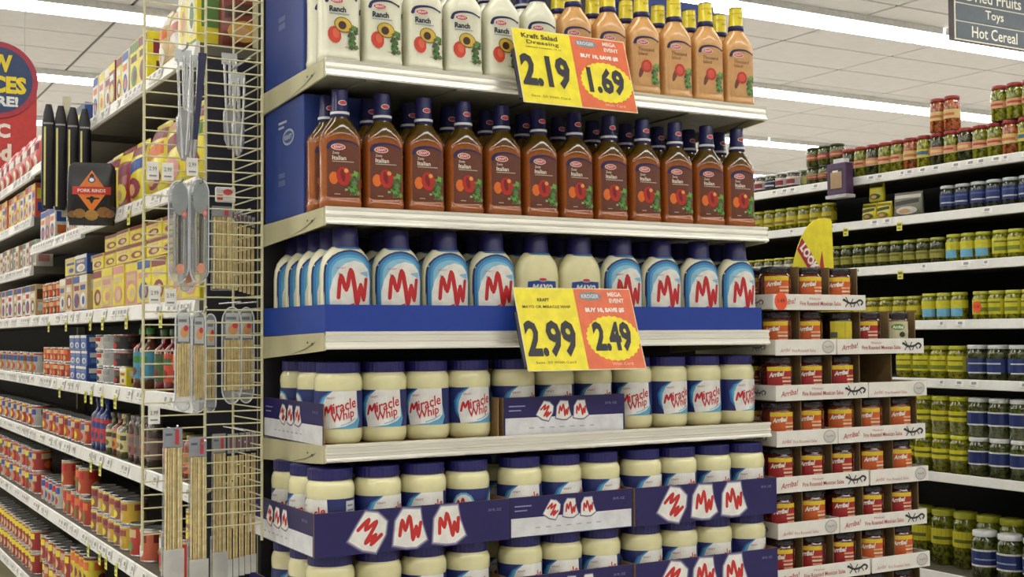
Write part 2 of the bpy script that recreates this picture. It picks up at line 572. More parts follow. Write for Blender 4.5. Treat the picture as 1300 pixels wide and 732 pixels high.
# --- wide spread jar
JR = .0468
jr = Mesh()
jr.lathe([(.036, 0), (.0415, .0015), (.0455, .007), (JR, .016), (JR, .028), (.0462, .030), (.0462, .104), (JR, .106), (.0472, .118), (.0462, .127), (.0432, .134), (.0405, .1365), (.0405, .139)], M((226, 220, 170), .18, coat=.5, var=.02), 36)
J_BODY = jr.done('jar_body')
jl = Mesh()
n_ = 60
for z0, z1, ra in ((.1375, .158, .0425),):
    jl.rings([[((ra + (.0006 if i % 2 else 0)) * math.cos(2 * PI * i / n_), (ra + (.0006 if i % 2 else 0)) * math.sin(2 * PI * i / n_), z) for i in range(n_)] for z in (z0, z1 - .001)], M((30, 27, 92), .4), False)
    jl.lathe([(ra, z1 - .001), (ra - .0015, z1), (.001, z1 + .0002)], M((30, 27, 92), .4))
J_LID = jl.done('lid')
def jar_label():
    p = Print()
    zb, zt = .031, .103
    p.rect(-.092, .092, zb, zt, (32, 44, 106), 1)
    p.rect(-.144, -.096, zb, zt, (32, 44, 106), 1)
    p.rect(.096, .144, zb, zt, (32, 44, 106), 1)
    p.rect(.092, .096, zb, zt, (32, 44, 106), 1)
    p.rect(-.096, -.092, zb, zt, (32, 44, 106), 1)
    for k, (o, c) in enumerate((((0, (44, 120, 182))), (.005, (96, 170, 208)), (.009, (233, 232, 226)))):
        pts = [(-.020 + o, zt), (.046 - o * .3, zt), (.046 - o * .3, zb + .012)]
        if k < 2:
            pts = [(-.016 + o, zt), (.03, zt), (.046, zb + .016), (.040, zb), (-.026 + o, zb), (-.042 + o, zb + .022), (-.045 + o, zb + .045), (-.036 + o, zt - .012)]
        else:
            pts = [(-.012, zt), (.037, zt), (.040, zb + .02), (.030, zb + .011), (.010, zb + .004), (-.018, zb), (-.03, zb), (-.035, zb + .025), (-.033, zb + .045), (-.026, zt - .012)]
        p.poly(pts, c, 2 + k)
    p.text('iracle', .0115, .0758, .047, .0205, (196, 30, 40), 6, .016, rot=.27, shear=.2)
    p.stroke([(-.0290, .0555), (-.0245, .0725), (-.0205, .0625), (-.0145, .0755), (-.0130, .0600)], .0042, (196, 30, 40), 6, 4)
    p.text('Whip', .008, .0535, .046, .0225, (196, 30, 40), 6, .016, rot=.27, shear=.2)
    p.text('KRAFT', -.016, .0895, .016, .004, (170, 90, 110), 6, .01)
    p.stroke([(.004, .037), (.02, .0425), (.033, .050)], .0022, (150, 186, 210), 6)
    # back panel with the small print
    p.rect(.075, .105, .036, .098, (210, 212, 216), 2)
    for k in range(6):
        p.rect(.078, .102 - (k % 3) * .004, .043 + k * .009, .046 + k * .009, (120, 126, 150), 3)
    # second face on the other side: the short form of the name
    p.ell(-.095, .067, .024, .030, (96, 170, 208), 2)
    p.ell(-.095, .067, .020, .026, (233, 232, 226), 3)
    p.stroke(MWpts(-.095, .07, .028, .030), .0045, (190, 36, 42), 5)
    return p.lay(Mesh(), around(.0462), .006, .00022).done('label')
J_LAB = jar_label()
JAR = [('jar_body', J_BODY, None, []), ('lid', J_LID, 'ribbed navy lid', []), ('label', J_LAB, None, [])]

# ================================================================== END-OF-AISLE DISPLAY UNIT
steel = M((236, 233, 220), .26, metal=.45, var=.03, scale=8)
beige = M((196, 190, 150), .4, var=.05, scale=14)
dark = M((30, 28, 28), .7)
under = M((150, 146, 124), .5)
W, D = 1.10, .372
unit = thing('endcap_display_unit', 'beige steel end-of-aisle shelf unit carrying dressings and white spreads', 'shelf unit')
mb = Mesh(); mb.box(0, W, D, D + .02, 0.1, 2.75, M((42, 40, 46), .6)); ob('back_panel', mb, unit)
for x in (0.0, W - .03):
    mb = Mesh(); mb.box(x, x + .03, D + .0205, D + .06, 0, 2.75, beige)
    for k in range(40):
        mb.box(x + .008, x + .014, D + .0195, D + .0204, .5 + k * .055, .53 + k * .055, dark)
    ob('upright', mb, unit)
mb = Mesh(); mb.box(-.03, W - .01, .03, D - .005, 0.0, .924, beige); mb.box(-.04, W, .0, D - .005, .9245, .929, beige)
ob('base_deck', mb, unit)
SH = [2.036, 1.751, 1.5116, 1.297]
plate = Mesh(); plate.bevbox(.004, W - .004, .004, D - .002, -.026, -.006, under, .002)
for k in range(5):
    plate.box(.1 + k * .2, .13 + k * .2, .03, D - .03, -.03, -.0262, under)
rail = Mesh()
# price channel: lip, recessed face, foot
prof = [(0.0, -.034), (-.009, -.034), (-.011, -.031), (-.009, -.028), (-.0065, -.026), (-.0055, -.0205), (-.0078, -.0190), (-.0078, -.0165), (-.0055, -.0150), (-.0045, -.008), (-.0075, -.005), (-.0085, -.001), (-.006, 0), (0.0, 0)]
vs = [(x, y, z) for x in (0, W) for y, z in prof]
n_ = len(prof)
rail.add(vs, [(i, i + 1, i + 1 + n_, i + n_) for i in range(n_ - 1)] + [tuple(range(n_ - 1, -1, -1)), tuple(range(n_, 2 * n_))], steel)
br = Mesh()
poly = [(0.0, -.036), (.06, -.040), (D, -.056), (D, -.010), (0.0, -.002)]
n_ = len(poly)
vs = [(x, y, z) for x in (-.002, .003) for y, z in poly]
br.add(vs, [tuple(range(n_ - 1, -1, -1)), tuple(range(n_, 2 * n_))] + [(i, (i + 1) % n_, (i + 1) % n_ + n_, i + n_) for i in range(n_)], beige)
p = Print()
p.ell(-.06, -.024, .006, .003, (40, 36, 34), 1, 6)
p.ell(-.085, -.021, .004, .0025, (40, 36, 34), 1, 6)
p.poly([(-.04, -.018), (-.052, -.021), (-.10, -.033), (-.2, -.048), (-.1, -.036), (-.05, -.024)], (120, 116, 90), 1)
p.lay(br, flat_side(-.002))
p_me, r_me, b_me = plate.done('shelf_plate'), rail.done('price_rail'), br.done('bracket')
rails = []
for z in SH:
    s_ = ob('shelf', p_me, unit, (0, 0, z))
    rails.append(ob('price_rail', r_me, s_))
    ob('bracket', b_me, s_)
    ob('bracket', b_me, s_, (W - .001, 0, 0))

# rows of bottles and jars
def row(parts, name, desc, cat, group, shelf_word, xs, ys, z, yaw, skip=()):
    for r, y in enumerate(ys):
        for i, x in enumerate(xs):
            if (r, i) in skip:
                continue
            rr = ORD[r + 1] + ' row' if r else 'front row'
            make(name, parts, '%s, %s from the wire rack, %s of the %s' % (desc, ORD[i + 1], rr, shelf_word), cat, group,
                 (x, y, z), yaw + random.uniform(-.05, .05))
pitch1 = .0895
xs1 = [.043 + i * .0913 for i in range(12)]
ZT = -.005
for r, y in enumerate((.036, .102)):
    for i, x in enumerate(xs1):
        kind = RANCH if i < 6 else THOU
        nm = 'white dressing bottle' if i < 6 else 'yellow-capped orange dressing bottle'
        ordn = i + 1 if i < 6 else i - 5
        where = 'from the wire rack' if i < 6 else 'after the white ones'
        make('dressing_bottle', kind, '%s, %s %s, %s of the top shelf' % (nm, ORD[ordn], where, 'front row' if r == 0 else 'second row'), 'bottle', 'dressing bottles on the top endcap shelf',
             (x + (.004 if r else 0), y, SH[0] + ZT), random.uniform(-.05, .05))
row(ITAL, 'dressing_bottle', 'reddish brown dressing bottle', 'bottle', 'brown dressing bottles on the second endcap shelf', 'second shelf', [.046 + i * .0908 for i in range(12)], (.036, .102), SH[1] + ZT, 0)
xs3 = [.057 + i * .1087 for i in range(10)]
for r in range(5):
    for i, x in enumerate(xs3):
        if r > 1 and i > 0:
            continue
        my = i in (4, 5)
        make('squeeze_bottle', MAYO if my else SQUEEZE, '%s squeeze bottle, %s from the wire rack, %s of the third shelf' % ('cream mayonnaise' if my else 'white and blue', ORD[i + 1], 'front row' if r == 0 else ORD[r + 1] + ' row'),
             'bottle', 'squeeze bottles in the blue shelf tray', (x, .036 + r * .066, SH[2] + ZT + .004), random.uniform(-.03, .03))
# blue display tray holding them
bl = M((24, 58, 148), .45, var=.03)
mb = Mesh(); mb.box(0.003, W - .018, .0, D - .01, -.001, .0015, bl); tb = mb
t = thing('blue_display_tray', 'long plain blue cardboard tray around the squeeze bottles on the third shelf', 'tray', None, (0, 0, SH[2] + ZT - .0015))
ob('tray_base', mb, t)
mb = Mesh(); mb.box(0, W - .02, -.0035, -.001, 0, .058, bl); ob('front_wall', mb, t)
mb = Mesh(); mb.box(0, .002, -.001, D - .02, 0, .058, M((30, 66, 156), .45, var=.03)); ob('side_wall', mb, t)
mb = Mesh(); mb.box(W - .022, W - .02, -.001, D - .02, 0, .058, bl); ob('side_wall', mb, t)

# cartons of jars
card = M((150, 118, 72), .8, var=.08, scale=60)
purple = (29, 21, 86)
def badges(p, cx, cy, s, lay=3, rots=(-.75, -.05, .08)):
    for k, rt_ in enumerate(rots):
        x = cx + (k - 1) * s * 1.2
        c, q = math.cos(rt_ * .35), math.sin(rt_ * .35)
        shp = [(-.5, -.42), (-.1, -.5), (.2, -.5), (.52, -.32), (.36, .1), (.3, .48), (-.22, .5), (-.44, .2)] if k else [(-.56, -.36), (-.1, -.5), (.3, -.48), (.46, .0), (.42, .34), (.1, .5), (-.26, .46), (-.4, .1)]
        f = lambda g: [(x + (a * c - b * q) * s * g, cy + (a * q + b * c) * s * g * 1.05) for a, b in shp]
        p.poly(f(1.15), (76, 70, 120), lay)
        p.poly(f(1.08), (156, 152, 172), lay + .5)
        p.poly(f(1.0), (236, 234, 226), lay + 1)
        p.stroke(MWpts(x, cy, s * .66, s * .66, rt_), s * .105, (196, 44, 40), lay + 2, 4)
def tray_panel(L, h, style, face):
    """face 'front' or 'side'; returns a mesh panel of length L"""
    mb = Mesh()
    if face == 'front':
        mb.box(0, L, 0, .002, 0, h, card)
        fn = flat(0.0, L / 2, h / 2)
    else:
        mb.box(0, .002, 0, L, 0, h, card)
        fn = flat_side(0.0, L / 2, h / 2)
    p = Print()
    p.rect(-L / 2, L / 2, -h / 2, h / 2, purple, 0)
    if style == 'big':
        badges(p, -L * .03, 0, h * .85)
        p.text('30 FL OZ', L * .42, h * .26, .03, .005, (150, 146, 190), 3)
    elif style == 'white':
        p.rect(-L / 2 + .004, L / 2 - .004, -h / 2 + .002, -h * .02, (222, 222, 224), 1)
        badges(p, -L * .02, h * .14, h * .44)
        for k in range(2):
            p.rect(-L * .46, -L * .33 - k * .01, h * .26 - k * .009, h * .29 - k * .009, (150, 146, 190), 3)
        p.text('30 FL OZ', L * .38, h * .28, .03, .005, (150, 146, 190), 3)
        for k in range(7):
            p.rect(-L * .3 + k * .025, -L * .3 + k * .025 + .012, -h * .30, -h * .27, (176, 176, 186), 2)
    p.lay(mb, fn, None, .00025)
    return mb
def carton(x0, x1, z, label, front, left, right, yf=-.008, group='printed jar cartons'):
    L = x1 - x0
    t = thing('jar_carton', label, 'carton', group, (x0, yf, z))
    h = .082
    dp = D - .02 - yf
    mb = Mesh(); mb.box(0, L, 0.0025, dp, 0, .002, card); ob('carton_base', mb, t)
    if front:
        ob('front_panel', tray_panel(L, h, front, 'front'), t)
    if left:
        if left == 'plain':
            mb = Mesh(); mb.box(0, .002, .0025, dp, .002, h, card); ob('side_panel', mb, t)
        else:
            ob('side_panel', tray_panel(dp - .0025, h, left, 'side'), t, (0, .0025, 0))
    if right:
        mb = Mesh(); mb.box(L - .002, L, .0025, dp, .002, h, card); ob('side_panel', mb, t)
    return t
Z4 = SH[3] + ZT
carton(.0, .382, Z4, 'open-fronted printed jar carton next to the wire rack on the fourth shelf', None, 'white', 'plain', .004)
carton(.392, .694, Z4, 'purple and white printed jar carton in the middle of the fourth shelf', 'white', 'plain', 'plain', .004)
carton(.698, 1.09, Z4, 'open-fronted jar carton beside the salsa stack on the fourth shelf', None, None, None, .004)
for z, wd in ((1.0905, 'upper'), (.9295, 'lower')):
    carton(-.033, .384, z, 'purple carton with three big badges by the wire rack, %s layer below the shelves' % wd, 'big', 'white', 'plain', -.03)
    carton(.387, .692, z, 'middle purple carton with white lower strip, %s layer below the shelves' % wd, 'white', 'plain', 'plain', -.026)
    carton(.695, 1.094, z, 'purple carton with three big badges beside the salsa stack, %s layer below the shelves' % wd, 'big', 'plain', 'plain', -.03)
def jar_rows(xs, y0, z, word, grp):
    for r in range(3):
        for i, x in enumerate(xs):
            if r == 2 and i > 0:
                continue
            make('spread_jar', JAR, 'white spread jar with navy lid, %s from the wire rack, %s, %s' % (ORD[i + 1], 'front row' if r == 0 else ORD[r + 1] + ' row', word),
                 'jar', grp, (x, y0 + r * .0975, z), JY.get((word, i, r), random.uniform(-.28, .02)))
JY = {}
xs4 = [.050 + i * .0955 for i in range(4)] + [.444 + i * .0985 for i in range(3)] + [.748 + i * .0985 for i in range(4)]
xsL = [.020 + i * .0985 for i in range(4)] + [.440 + i * .0985 for i in range(3)] + [.748 + i * .0985 for i in range(4)]
W4, W1, W2 = 'fourth shelf', 'upper carton layer', 'lower carton layer'
for w_, s_ in ((W4, 1), (W1, 2), (W2, 3)):
    rr_ = random.Random(s_)
    for i in range(11):
        JY[(w_, i, 0)] = rr_.uniform(-.45, .1)
for i, a in enumerate((-.35, -.45, -.55, -.15, .0, -.3, -.2, -.45, -.1, -.3, .05)):
    JY[(W4, i, 0)] = a
for i, a in enumerate((-1.3, .1, -.25, 1.45, -.3, .15, .25, .15, -.35, -.35, -.35)):
    JY[(W1, i, 0)] = a
JY[(W4, 0, 1)] = .4; JY[(W4, 0, 2)] = .5; JY[(W1, 0, 1)] = -.9; JY[(W1, 0, 2)] = -1.0
jar_rows(xs4, .056, Z4 + .0022, W4, 'spread jars on the fourth shelf')
jar_rows(xsL, .024, 1.0928, W1, 'spread jars in the upper cartons')
jar_rows(xsL, .024, .9318, W2, 'spread jars in the lower cartons')

# blue shipping boxes behind the bottles
def blue_box(x0, x1, y0, y1, z0, z1, label):
    mb = Mesh()
    mb.bevbox(x0, x1, y0, y1, z0, z1, M((44, 66, 136), .5, var=.06, scale=12), .002)
    p = Print()
    zc = (z0 + z1) / 2
    yc = (y0 + y1) / 2
    p.ell(.03, .046, .034, .017, (176, 188, 208), 1, 20); p.ell(.03, .046, .028, .0125, (60, 84, 140), 2, 20)
    p.text('KRAFT', .03, .046, .044, .010, (200, 208, 220), 3, .03)
    p.rect(-.03, .02, .078, .083, (176, 188, 208), 1); p.rect(-.03, .004, .068, .073, (176, 188, 208), 1)
    p.rect(-.03, .01, -.035, -.025, (96, 112, 156), 1); p.rect(-.03, .01, -.052, -.04, (96, 112, 156), 1)
    p.lay(mb, flat_side(x0, yc, zc))
    o = ob('shipping_box', mb)
    tag(o, label, 'box', 'blue shipping boxes behind the dressings')
blue_box(.006, .2, .13, .362, SH[0] + ZT, SH[0] + .33, 'tall blue shipping box at the rack end of the top shelf')
blue_box(.82, 1.06, .13, .362, SH[0] + ZT, SH[0] + .262, 'blue shipping box behind orange dressings at the far end of the top shelf')
blue_box(.006, .17, .13, .362, SH[1] + ZT, SH[1] + .24, 'blue shipping box behind brown dressings on the second shelf')

# price signs
def price_sign(x, z, tilt, wd, ht, l1, l2, big, small, label, h1):
    t = thing('price_sign', label, 'sign', 'yellow and orange price signs', (x, -.016, z))
    t.rotation_euler = (tilt, 0, 0)
    mb = Mesh(); mb.box(0, wd, 0, .0015, -ht, 0, M((226, 214, 170), .5)); ob('sign_board', mb, t)
    s = wd * .50
    a = Print()
    a.rect(.002, s, -ht + .002, -.002, (236, 220, 34), 0, .4)
    a.text(l1, s * .46, -ht * .09 if h1 else -ht * .15, s * (.62 if h1 else .2), ht * (.065 if h1 else .04), (70, 60, 24), 2, .03)
    a.text(l2, s * .5, -ht * .18 if h1 else -ht * .235, s * (.56 if h1 else .8), ht * (.065 if h1 else .035), (70, 60, 24), 2, .012)
    if h1:
        a.text('Selected Varieties, 16 oz', s * .5, -ht * .24, s * .62, ht * .03, (110, 96, 30), 2)
    a.text(big, s * .47, -ht * .56 if h1 else -ht * .62, s * .84, ht * .44, (30, 28, 36), 3, .042 if h1 else .035)
    a.text('Save .50 With Card', s * .48, -ht * .90, s * .66, ht * .03, (110, 96, 30), 2)
    mb = a.lay(Mesh(), flat(0)); ob('price_panel', mb, t, label='yellow price panel')
    b = Print()
    b.rect(s, wd - .002, -ht + .002, -.002, (222, 104, 58), 0, .4)
    o = s + (wd - s) * .0
    q = wd - s
    b.ell(o + q * .27, -ht * .1, q * .2, ht * .055, (128, 134, 136), 1, 16); b.text('KROGER', o + q * .27, -ht * .1, q * .3, ht * .05, (222, 222, 222), 2, .02)
    b.text('MEGA', o + q * .70, -ht * .075, q * .24, ht * .055, (240, 226, 210), 2, .03)
    b.text('EVENT', o + q * .72, -ht * .155, q * .26, ht * .055, (240, 226, 210), 2, .03)
    b.text('BUY 10, SAVE $5', o + q * .48, -ht * .275, q * .68, ht * .065, (244, 236, 224), 2, .06)
    b.ell(o + q * .53, -ht * .62, q * .47, ht * .28, (236, 220, 34), 1, 56, jag=.05)
    b.text(small, o + q * .52, -ht * .60, q * .66, ht * .37, (30, 28, 36), 3, .045)
    b.text('With Card', o + q * .6, -ht * .93, q * .36, ht * .035, (240, 200, 170), 2)
    mb = b.lay(Mesh(), flat(0)); ob('sale_panel', mb, t, label='orange sale panel with yellow burst')
    mb = Mesh(); mb.box(-.006, .0, .0005, .0055, -ht * .95, -ht * .3, M((34, 34, 44), .4)); mb.box(0.0005, .02, .002, .0055, -ht * .8, -ht * .5, M((34, 34, 44), .4)); ob('sign_clip', mb, t)
price_sign(.404, 2.140, -.30, .284, .172, 'Kraft Salad', 'Dressing', '2.19', '1.69', 'price sign reading 2.19 and 1.69 clipped to the top shelf rail', True)
price_sign(.404, 1.601, -.34, .292, .182, 'KRAFT', 'MAYO OR MIRACLE WHIP', '2.99', '2.49', 'price sign reading 2.99 and 2.49 clipped to the third shelf rail', False)

# ================================================================== SALSA STACK
SX0 = 1.116
lab_cache = {}
def salsa(kind):
    if kind in lab_cache:
        return lab_cache[kind]
    j = Mesh()
    glass = {'o': (104, 40, 20), 'r': (84, 22, 20), 'y': (50, 28, 20), 'g': (90, 66, 34)}[kind]
    j.lathe([(.030, 0), (.037, .003), (.0395, .012), (.0395, .076), (.038, .082), (.034, .0855), (.034, .088)], M(glass, .12, coat=.5, var=.25, scale=150), 24)
    l = Mesh(); l.lathe([(.036, .086), (.0368, .087), (.0368, .099), (.0355, .1012), (.001, .1015)], M((34, 30, 34), .25), 24)
    p = Print()
    c1 = {'o': (204, 92, 32), 'r': (168, 32, 34), 'y': (214, 196, 40), 'g': (196, 190, 150)}[kind]
    p.rect(-.031, .031, .012, .078, c1, 1)
    if kind in 'or':
        p.rect(-.031, .031, .068, .078, (228, 194, 36), 2)
        p.text('Arriba!', -.008, .0605, .034, .0115, (240, 236, 226), 4, .05, rot=.12, shear=.3)
        for k in range(3):
            p.rect(.006 - k * .001, .030, .033 + k * .0085, .0375 + k * .0085, ((232, 170, 130), (236, 210, 180), (232, 170, 130))[k], 3)
    elif kind == 'y':
        p.rect(-.03, -.014, .038, .052, (90, 90, 80), 2)
        p.rect(.004, .006, .014, .076, (180, 160, 40), 2)
    else:
        p.ell(0, .064, .018, .008, (90, 140, 60), 2); p.ell(.01, .045, .008, .007, (40, 40, 36), 2); p.text('Arriba!', 0, .064, .028, .008, (236, 232, 220), 3, .04)
    b = p.lay(Mesh(), around(.0395), .007, .0003)
    lab_cache[kind] = [('jar_body', j.done('jar_body'), None, []), ('lid', l.done('lid'), None, []), ('label', b.done('label'), None, [])]
    return lab_cache[kind]
def lizard(p, cx, cy, s, c=(46, 44, 48)):
    p.stroke([(cx - s * .5, cy + s * .1), (cx - s * .2, cy - s * .02), (cx + s * .12, cy + .0), (cx + s * .34, cy + s * .1), (cx + s * .5, cy + s * .02), (cx + s * .42, cy - s * .08)], s * .08, c, 2)
    for a, b, e, f in ((-.28, 0, -.42, -.16), (-.22, 0, -.1, -.17), (.1, 0, .02, -.16), (.18, .03, .3, -.12), (-.3, .06, -.4, .2), (-.12, 0, -.02, .14)):
        p.stroke([(cx + s * a, cy + s * b), (cx + s * e, cy + s * f)], s * .045, c, 2, 0)
    p.ell(cx - s * .5, cy + s * .1, s * .08, s * .05, c, 2, 8)
def salsa_tray(x0, x1, z, label, wide):
    L = x1 - x0
    white = M((226, 222, 212), .6, var=.03)
    t = thing('salsa_tray', label, 'carton', 'white salsa trays in the stack', (x0, -.004, z))
    mb = Mesh(); mb.box(0, L, .002, .3, 0, .0015, card); ob('tray_base', mb, t)
    mb = Mesh(); mb.box(0, L, 0, .002, 0, .037, white)
    p = Print()
    if wide:
        p.text('Arriba!', -L * .36, 0, .052, .013, (176, 60, 70), 1, .01, rot=.12, shear=.3)
        p.text('Fire Roasted Mexican Salsa', -L * .0, -.003, .132, .010, (176, 60, 70), 1, .01)
        p.text('Mexican', -L * .06, .0085, .035, .0055, (186, 90, 96), 1)
        lizard(p, L * .36, 0, .062)
    else:
        p.text('Arriba!', -L * .34, -.006, .03, .009, (180, 100, 104), 1, 0, rot=.1, shear=.3)
        p.text('Fire Roasted Salsa', -L * .04, -.008, .075, .007, (180, 110, 112), 1)
        p.ell(L * .36, 0, .020, .016, (176, 172, 164), 1, 18); p.ell(L * .36, 0, .0165, .013, (206, 202, 194), 2, 18)
        lizard(p, L * .36, 0, .022, (150, 146, 140))
    p.lay(mb, flat(0, L / 2, .0185)); ob('front_panel', mb, t)
    for x in (0, L - .002):
        mb = Mesh(); mb.box(x, x + .002, .0025, .3, .0018, .037, white)
        if x == 0:
            p = Print(); lizard(p, -.1 if False else .09, 0, .05, (120, 118, 116)); p.lay(mb, flat_side(0, .15, .0185))
        ob('side_panel', mb, t)
    n = round(L / .098)
    for k in range(1, n + 1):
        x = k * L / n
        if k < n or wide:
            mb = Mesh(); xx = min(x, L - .006)
            mb.box(xx - .0015, xx + .0015, .022, .29, .0018, .104, M((122, 98, 62), .8, var=.06, scale=50)); ob('divider', mb, t)
    mb = Mesh(); mb.box(.003, L - .003, .291, .294, .0018, .104, M((122, 98, 62), .8, var=.06, scale=50)); ob('back_wall', mb, t)
PT = .1072
levels = [  # from top: (columns as (x0, x1, wide), jars)
    ([(0, .297, 1)], 'ooo'),
    ([(.004, .197, 0), (.2, .497, 1)], 'ooyrg'),
    ([(.004, .300, 1), (.304, .505, 0)], 'rrr--'),
    ([(.004, .197, 0), (.2, .497, 1)], 'ooooo'),
    ([(.0, .297, 1), (.304, .505, 0)], 'rrroo'),
    ([(.004, .197, 0), (.2, .497, 1)], 'rorrr'),
    ([(.0, .297, 1), (.304, .505, 0)], 'rrroo'),
    ([(.004, .197, 0), (.2, .497, 1)], 'oroor'),
]
names = {'o': 'orange-label salsa jar', 'r': 'red-label salsa jar', 'y': 'salsa jar with yellow back label', 'g': 'pale green-label salsa jar'}
zt = 1.5585
for L_, (cols, jars) in enumerate(levels):
    z = zt - L_ * PT
    lvl = 'top' if L_ == 0 else ORD[L_ + 1]
    for (a, b, wide) in cols:
        salsa_tray(SX0 + a, SX0 + b, z, '%s white salsa tray %s, %s level of the stack counted from above' % ('long' if wide else 'short', 'beside the shelf unit' if a < .1 else 'towards the pickle aisle', lvl), wide)
    cell = [.049 + k * .0985 for k in range(5)]
    for k, c in enumerate(jars):
        for r in (0, 1):
            if c == '-' or (r == 1 and k > 0 and L_ > 1):
                continue
            make('salsa_jar', salsa(c), '%s, %s tray level, %s from the shelf unit%s' % (names[c], lvl, ORD[k + 1], ', back row' if r else ''), 'jar', 'salsa jars in the tray stack',
                 (SX0 + cell[k], .046 + r * .088, z + .002), -.45 + random.uniform(-.3, .2))
# low support under the stack
mb = Mesh()
for k in range(4):
    mb.box(SX0, SX0 + .5, .0 + k * .085, .06 + k * .085, .0, zt - 7 * PT - .003, M((110, 84, 54), .8))
tag(ob('display_base', mb), 'plain brown base under the stack of white salsa trays', 'stand')
o = Mesh(); o.lathe([(.017, 0), (.017, .001)], M((232, 84, 40), .5), 20)
def sticker(x, y, z, label, txt, side=False):
    mb = Mesh()
    n = 20
    vs = [(.019 * math.cos(2 * PI * i / n), yy, .021 * math.sin(2 * PI * i / n)) for yy in (0, .001) for i in range(n)]
    mb.add(vs, [tuple(range(n)), tuple(range(2 * n - 1, n - 1, -1))] + [(i, i + n, (i + 1) % n + n, (i + 1) % n) for i in range(n)], M((232, 84, 40), .5))
    Print().text(txt, 0, .001, .022, .009, (120, 40, 26), 1, .02).lay(mb, flat(0))
    tag(ob('round_sticker', mb, None, (x, y, z), -PI / 2 if side else 0), label, 'sticker', 'round orange price stickers')
sticker(SX0 + .022, -.0062, zt + .02, 'round orange sticker on the top salsa tray', '1.49')
# folded yellow shelf talker rising behind the top tray
mb = Mesh()
pts = [(0, 0), (.155, 0), (.15, .14)]
for i in range(9):
    a = i / 8
    pts.append((.145 - a * .145 + math.sin(a * PI) * -.012, .145 - a * a * .145 + math.sin(a * PI) * .012))
mb.prism(pts[:-1], 0, .003, M((232, 216, 34), .5))
p = Print()
p.poly([(.022, .062), (.040, .092), (.118, .0), (.072, .0)], (176, 34, 48), 1)
p.poly([(.104, .03), (.112, .062), (.122, .0), (.104, .0)], (176, 34, 48), 1)
p.text('LOOK', .066, .042, .080, .027, (240, 236, 226), 2, .05, rot=-.9)
p.lay(mb, flat(0))
tag(ob('shelf_talker', mb, None, (1.322, .16, 1.655), .05), 'curved yellow card reading LOOK behind the top salsa jars', 'sign')

# ================================================================== WIRE RACK WITH UTENSILS AND SKEWERS
wire_m = M((206, 200, 158), .3, coat=.3)
RX0, RX1, RX2, RY = -.299, -.180, -.065, .17
rack = thing('wire_rack', 'cream wire display rack clipped between the shelf unit and the canned goods aisle', 'rack', None, (0, RY, 0))
def wire(a, b, r=.0016):
    m = Mesh(); m.tube([a, b], r, wire_m, 6); return m.done('wire')
w1 = wire((RX0, 0, 0), (RX1, 0, 0)); w2 = wire((RX1, 0, 0), (RX2, 0, 0)); w3 = wire((RX2, 0.002, 0), (RX2, .19, 0))
for x, y in ((RX0, .003), (RX1, .003), (RX2, .003), (RX2, .19)):
    m = Mesh(); m.tube([(x, y, 1.10), (x, y, 2.42)], .003, wire_m, 8); ob('post', m, rack)
nw = 51
for k in range(nw):
    z = 1.13 + k * .0248
    ob('wire', w1, rack, (0, 0, z))
    ob('wire', w2, rack, (0, 0, z + .004))
    ob('wire', w3, rack, (0, 0, z + .008))
for z in (1.2, 2.3):
    m = Mesh(); m.tube([(RX1, .004, z), (RX2, .19, z)], .0025, wire_m, 6); ob('tie_bar', m, rack)
hooks = [(-.235, 2.052), (-.243, 1.797), (-.205, 1.797), (-.236, 1.552), (-.198, 1.552), (-.252, 1.33), (-.200, 1.30)]
for x, z in hooks:
    m = Mesh(); m.tube([(x, 0, z), (x, -.06, z), (x, -.068, z + .008)], .002, M((190, 190, 186), .25, metal=.8), 6); ob('peg_hook', m, rack, label='chrome peg hook')
for x, z in ((-.09, 2.06), (-.09, 1.757), (-.11, 1.572), (-.078, 1.572), (-.10, 1.318)):
    m = Mesh(); m.tube([(x, 0.002, z), (x, .14, z)], .002, M((190, 190, 186), .25, metal=.8), 6); ob('peg_hook', m, rack, label='chrome peg hook')
tk = Mesh(); tk.box(-.011, .011, 0, .001, -.017, .017, M((226, 224, 214), .5)); Print().text('2.99', 0, .004, .014, .008, (90, 90, 96), 1).rect(-.007, .007, -.011, -.008, (130, 130, 136), 1).lay(tk, flat(0)); tk = tk.done('hook_tag')
for x, z in ((-.29, 1.818), (-.262, 1.818), (-.286, 1.583), (-.256, 1.578), (-.286, 1.357), (-.215, 1.83)):
    ob('hook_tag', tk, rack, (x, -.03, z))

bam = M((226, 208, 156), .6, var=.12, scale=90)
bam2 = M((204, 180, 124), .6, var=.12, scale=90)
clear = M((196, 200, 204), .12, var=.03, trans=.0, alpha=.34)
greyc = M((120, 124, 132), .4)
def outline_pack(w_, h_, r=None, seg=7):
    """stadium outline in x, z with top at 0"""
    r = r or w_ / 2
    pts = []
    for cx, cz, a0 in ((w_ / 2 - r, -r * 1.6, 0), (-w_ / 2 + r, -r * 1.6, PI / 2)):
        for i in range(seg):
            a = a0 + i / (seg - 1) * PI / 2
            pts.append((cx + math.cos(a) * r, cz + math.sin(a) * r * 1.6))
    for cx, cz, a0 in ((-w_ / 2 + r, -h_ + r * 1.6, PI), (w_ / 2 - r, -h_ + r * 1.6, 1.5 * PI)):
        for i in range(seg):
            a = a0 + i / (seg - 1) * PI / 2
            pts.append((cx + math.cos(a) * r, cz + math.sin(a) * r * 1.6))
    return pts
def rim(w_, h_, rad, m=None):
    mb = Mesh(); pts = outline_pack(w_, h_)
    mb.tube([(x, 0, z) for x, z in pts] + [(pts[0][0], 0, pts[0][1])], rad, M((206, 210, 214), .2), 5)
    return mb
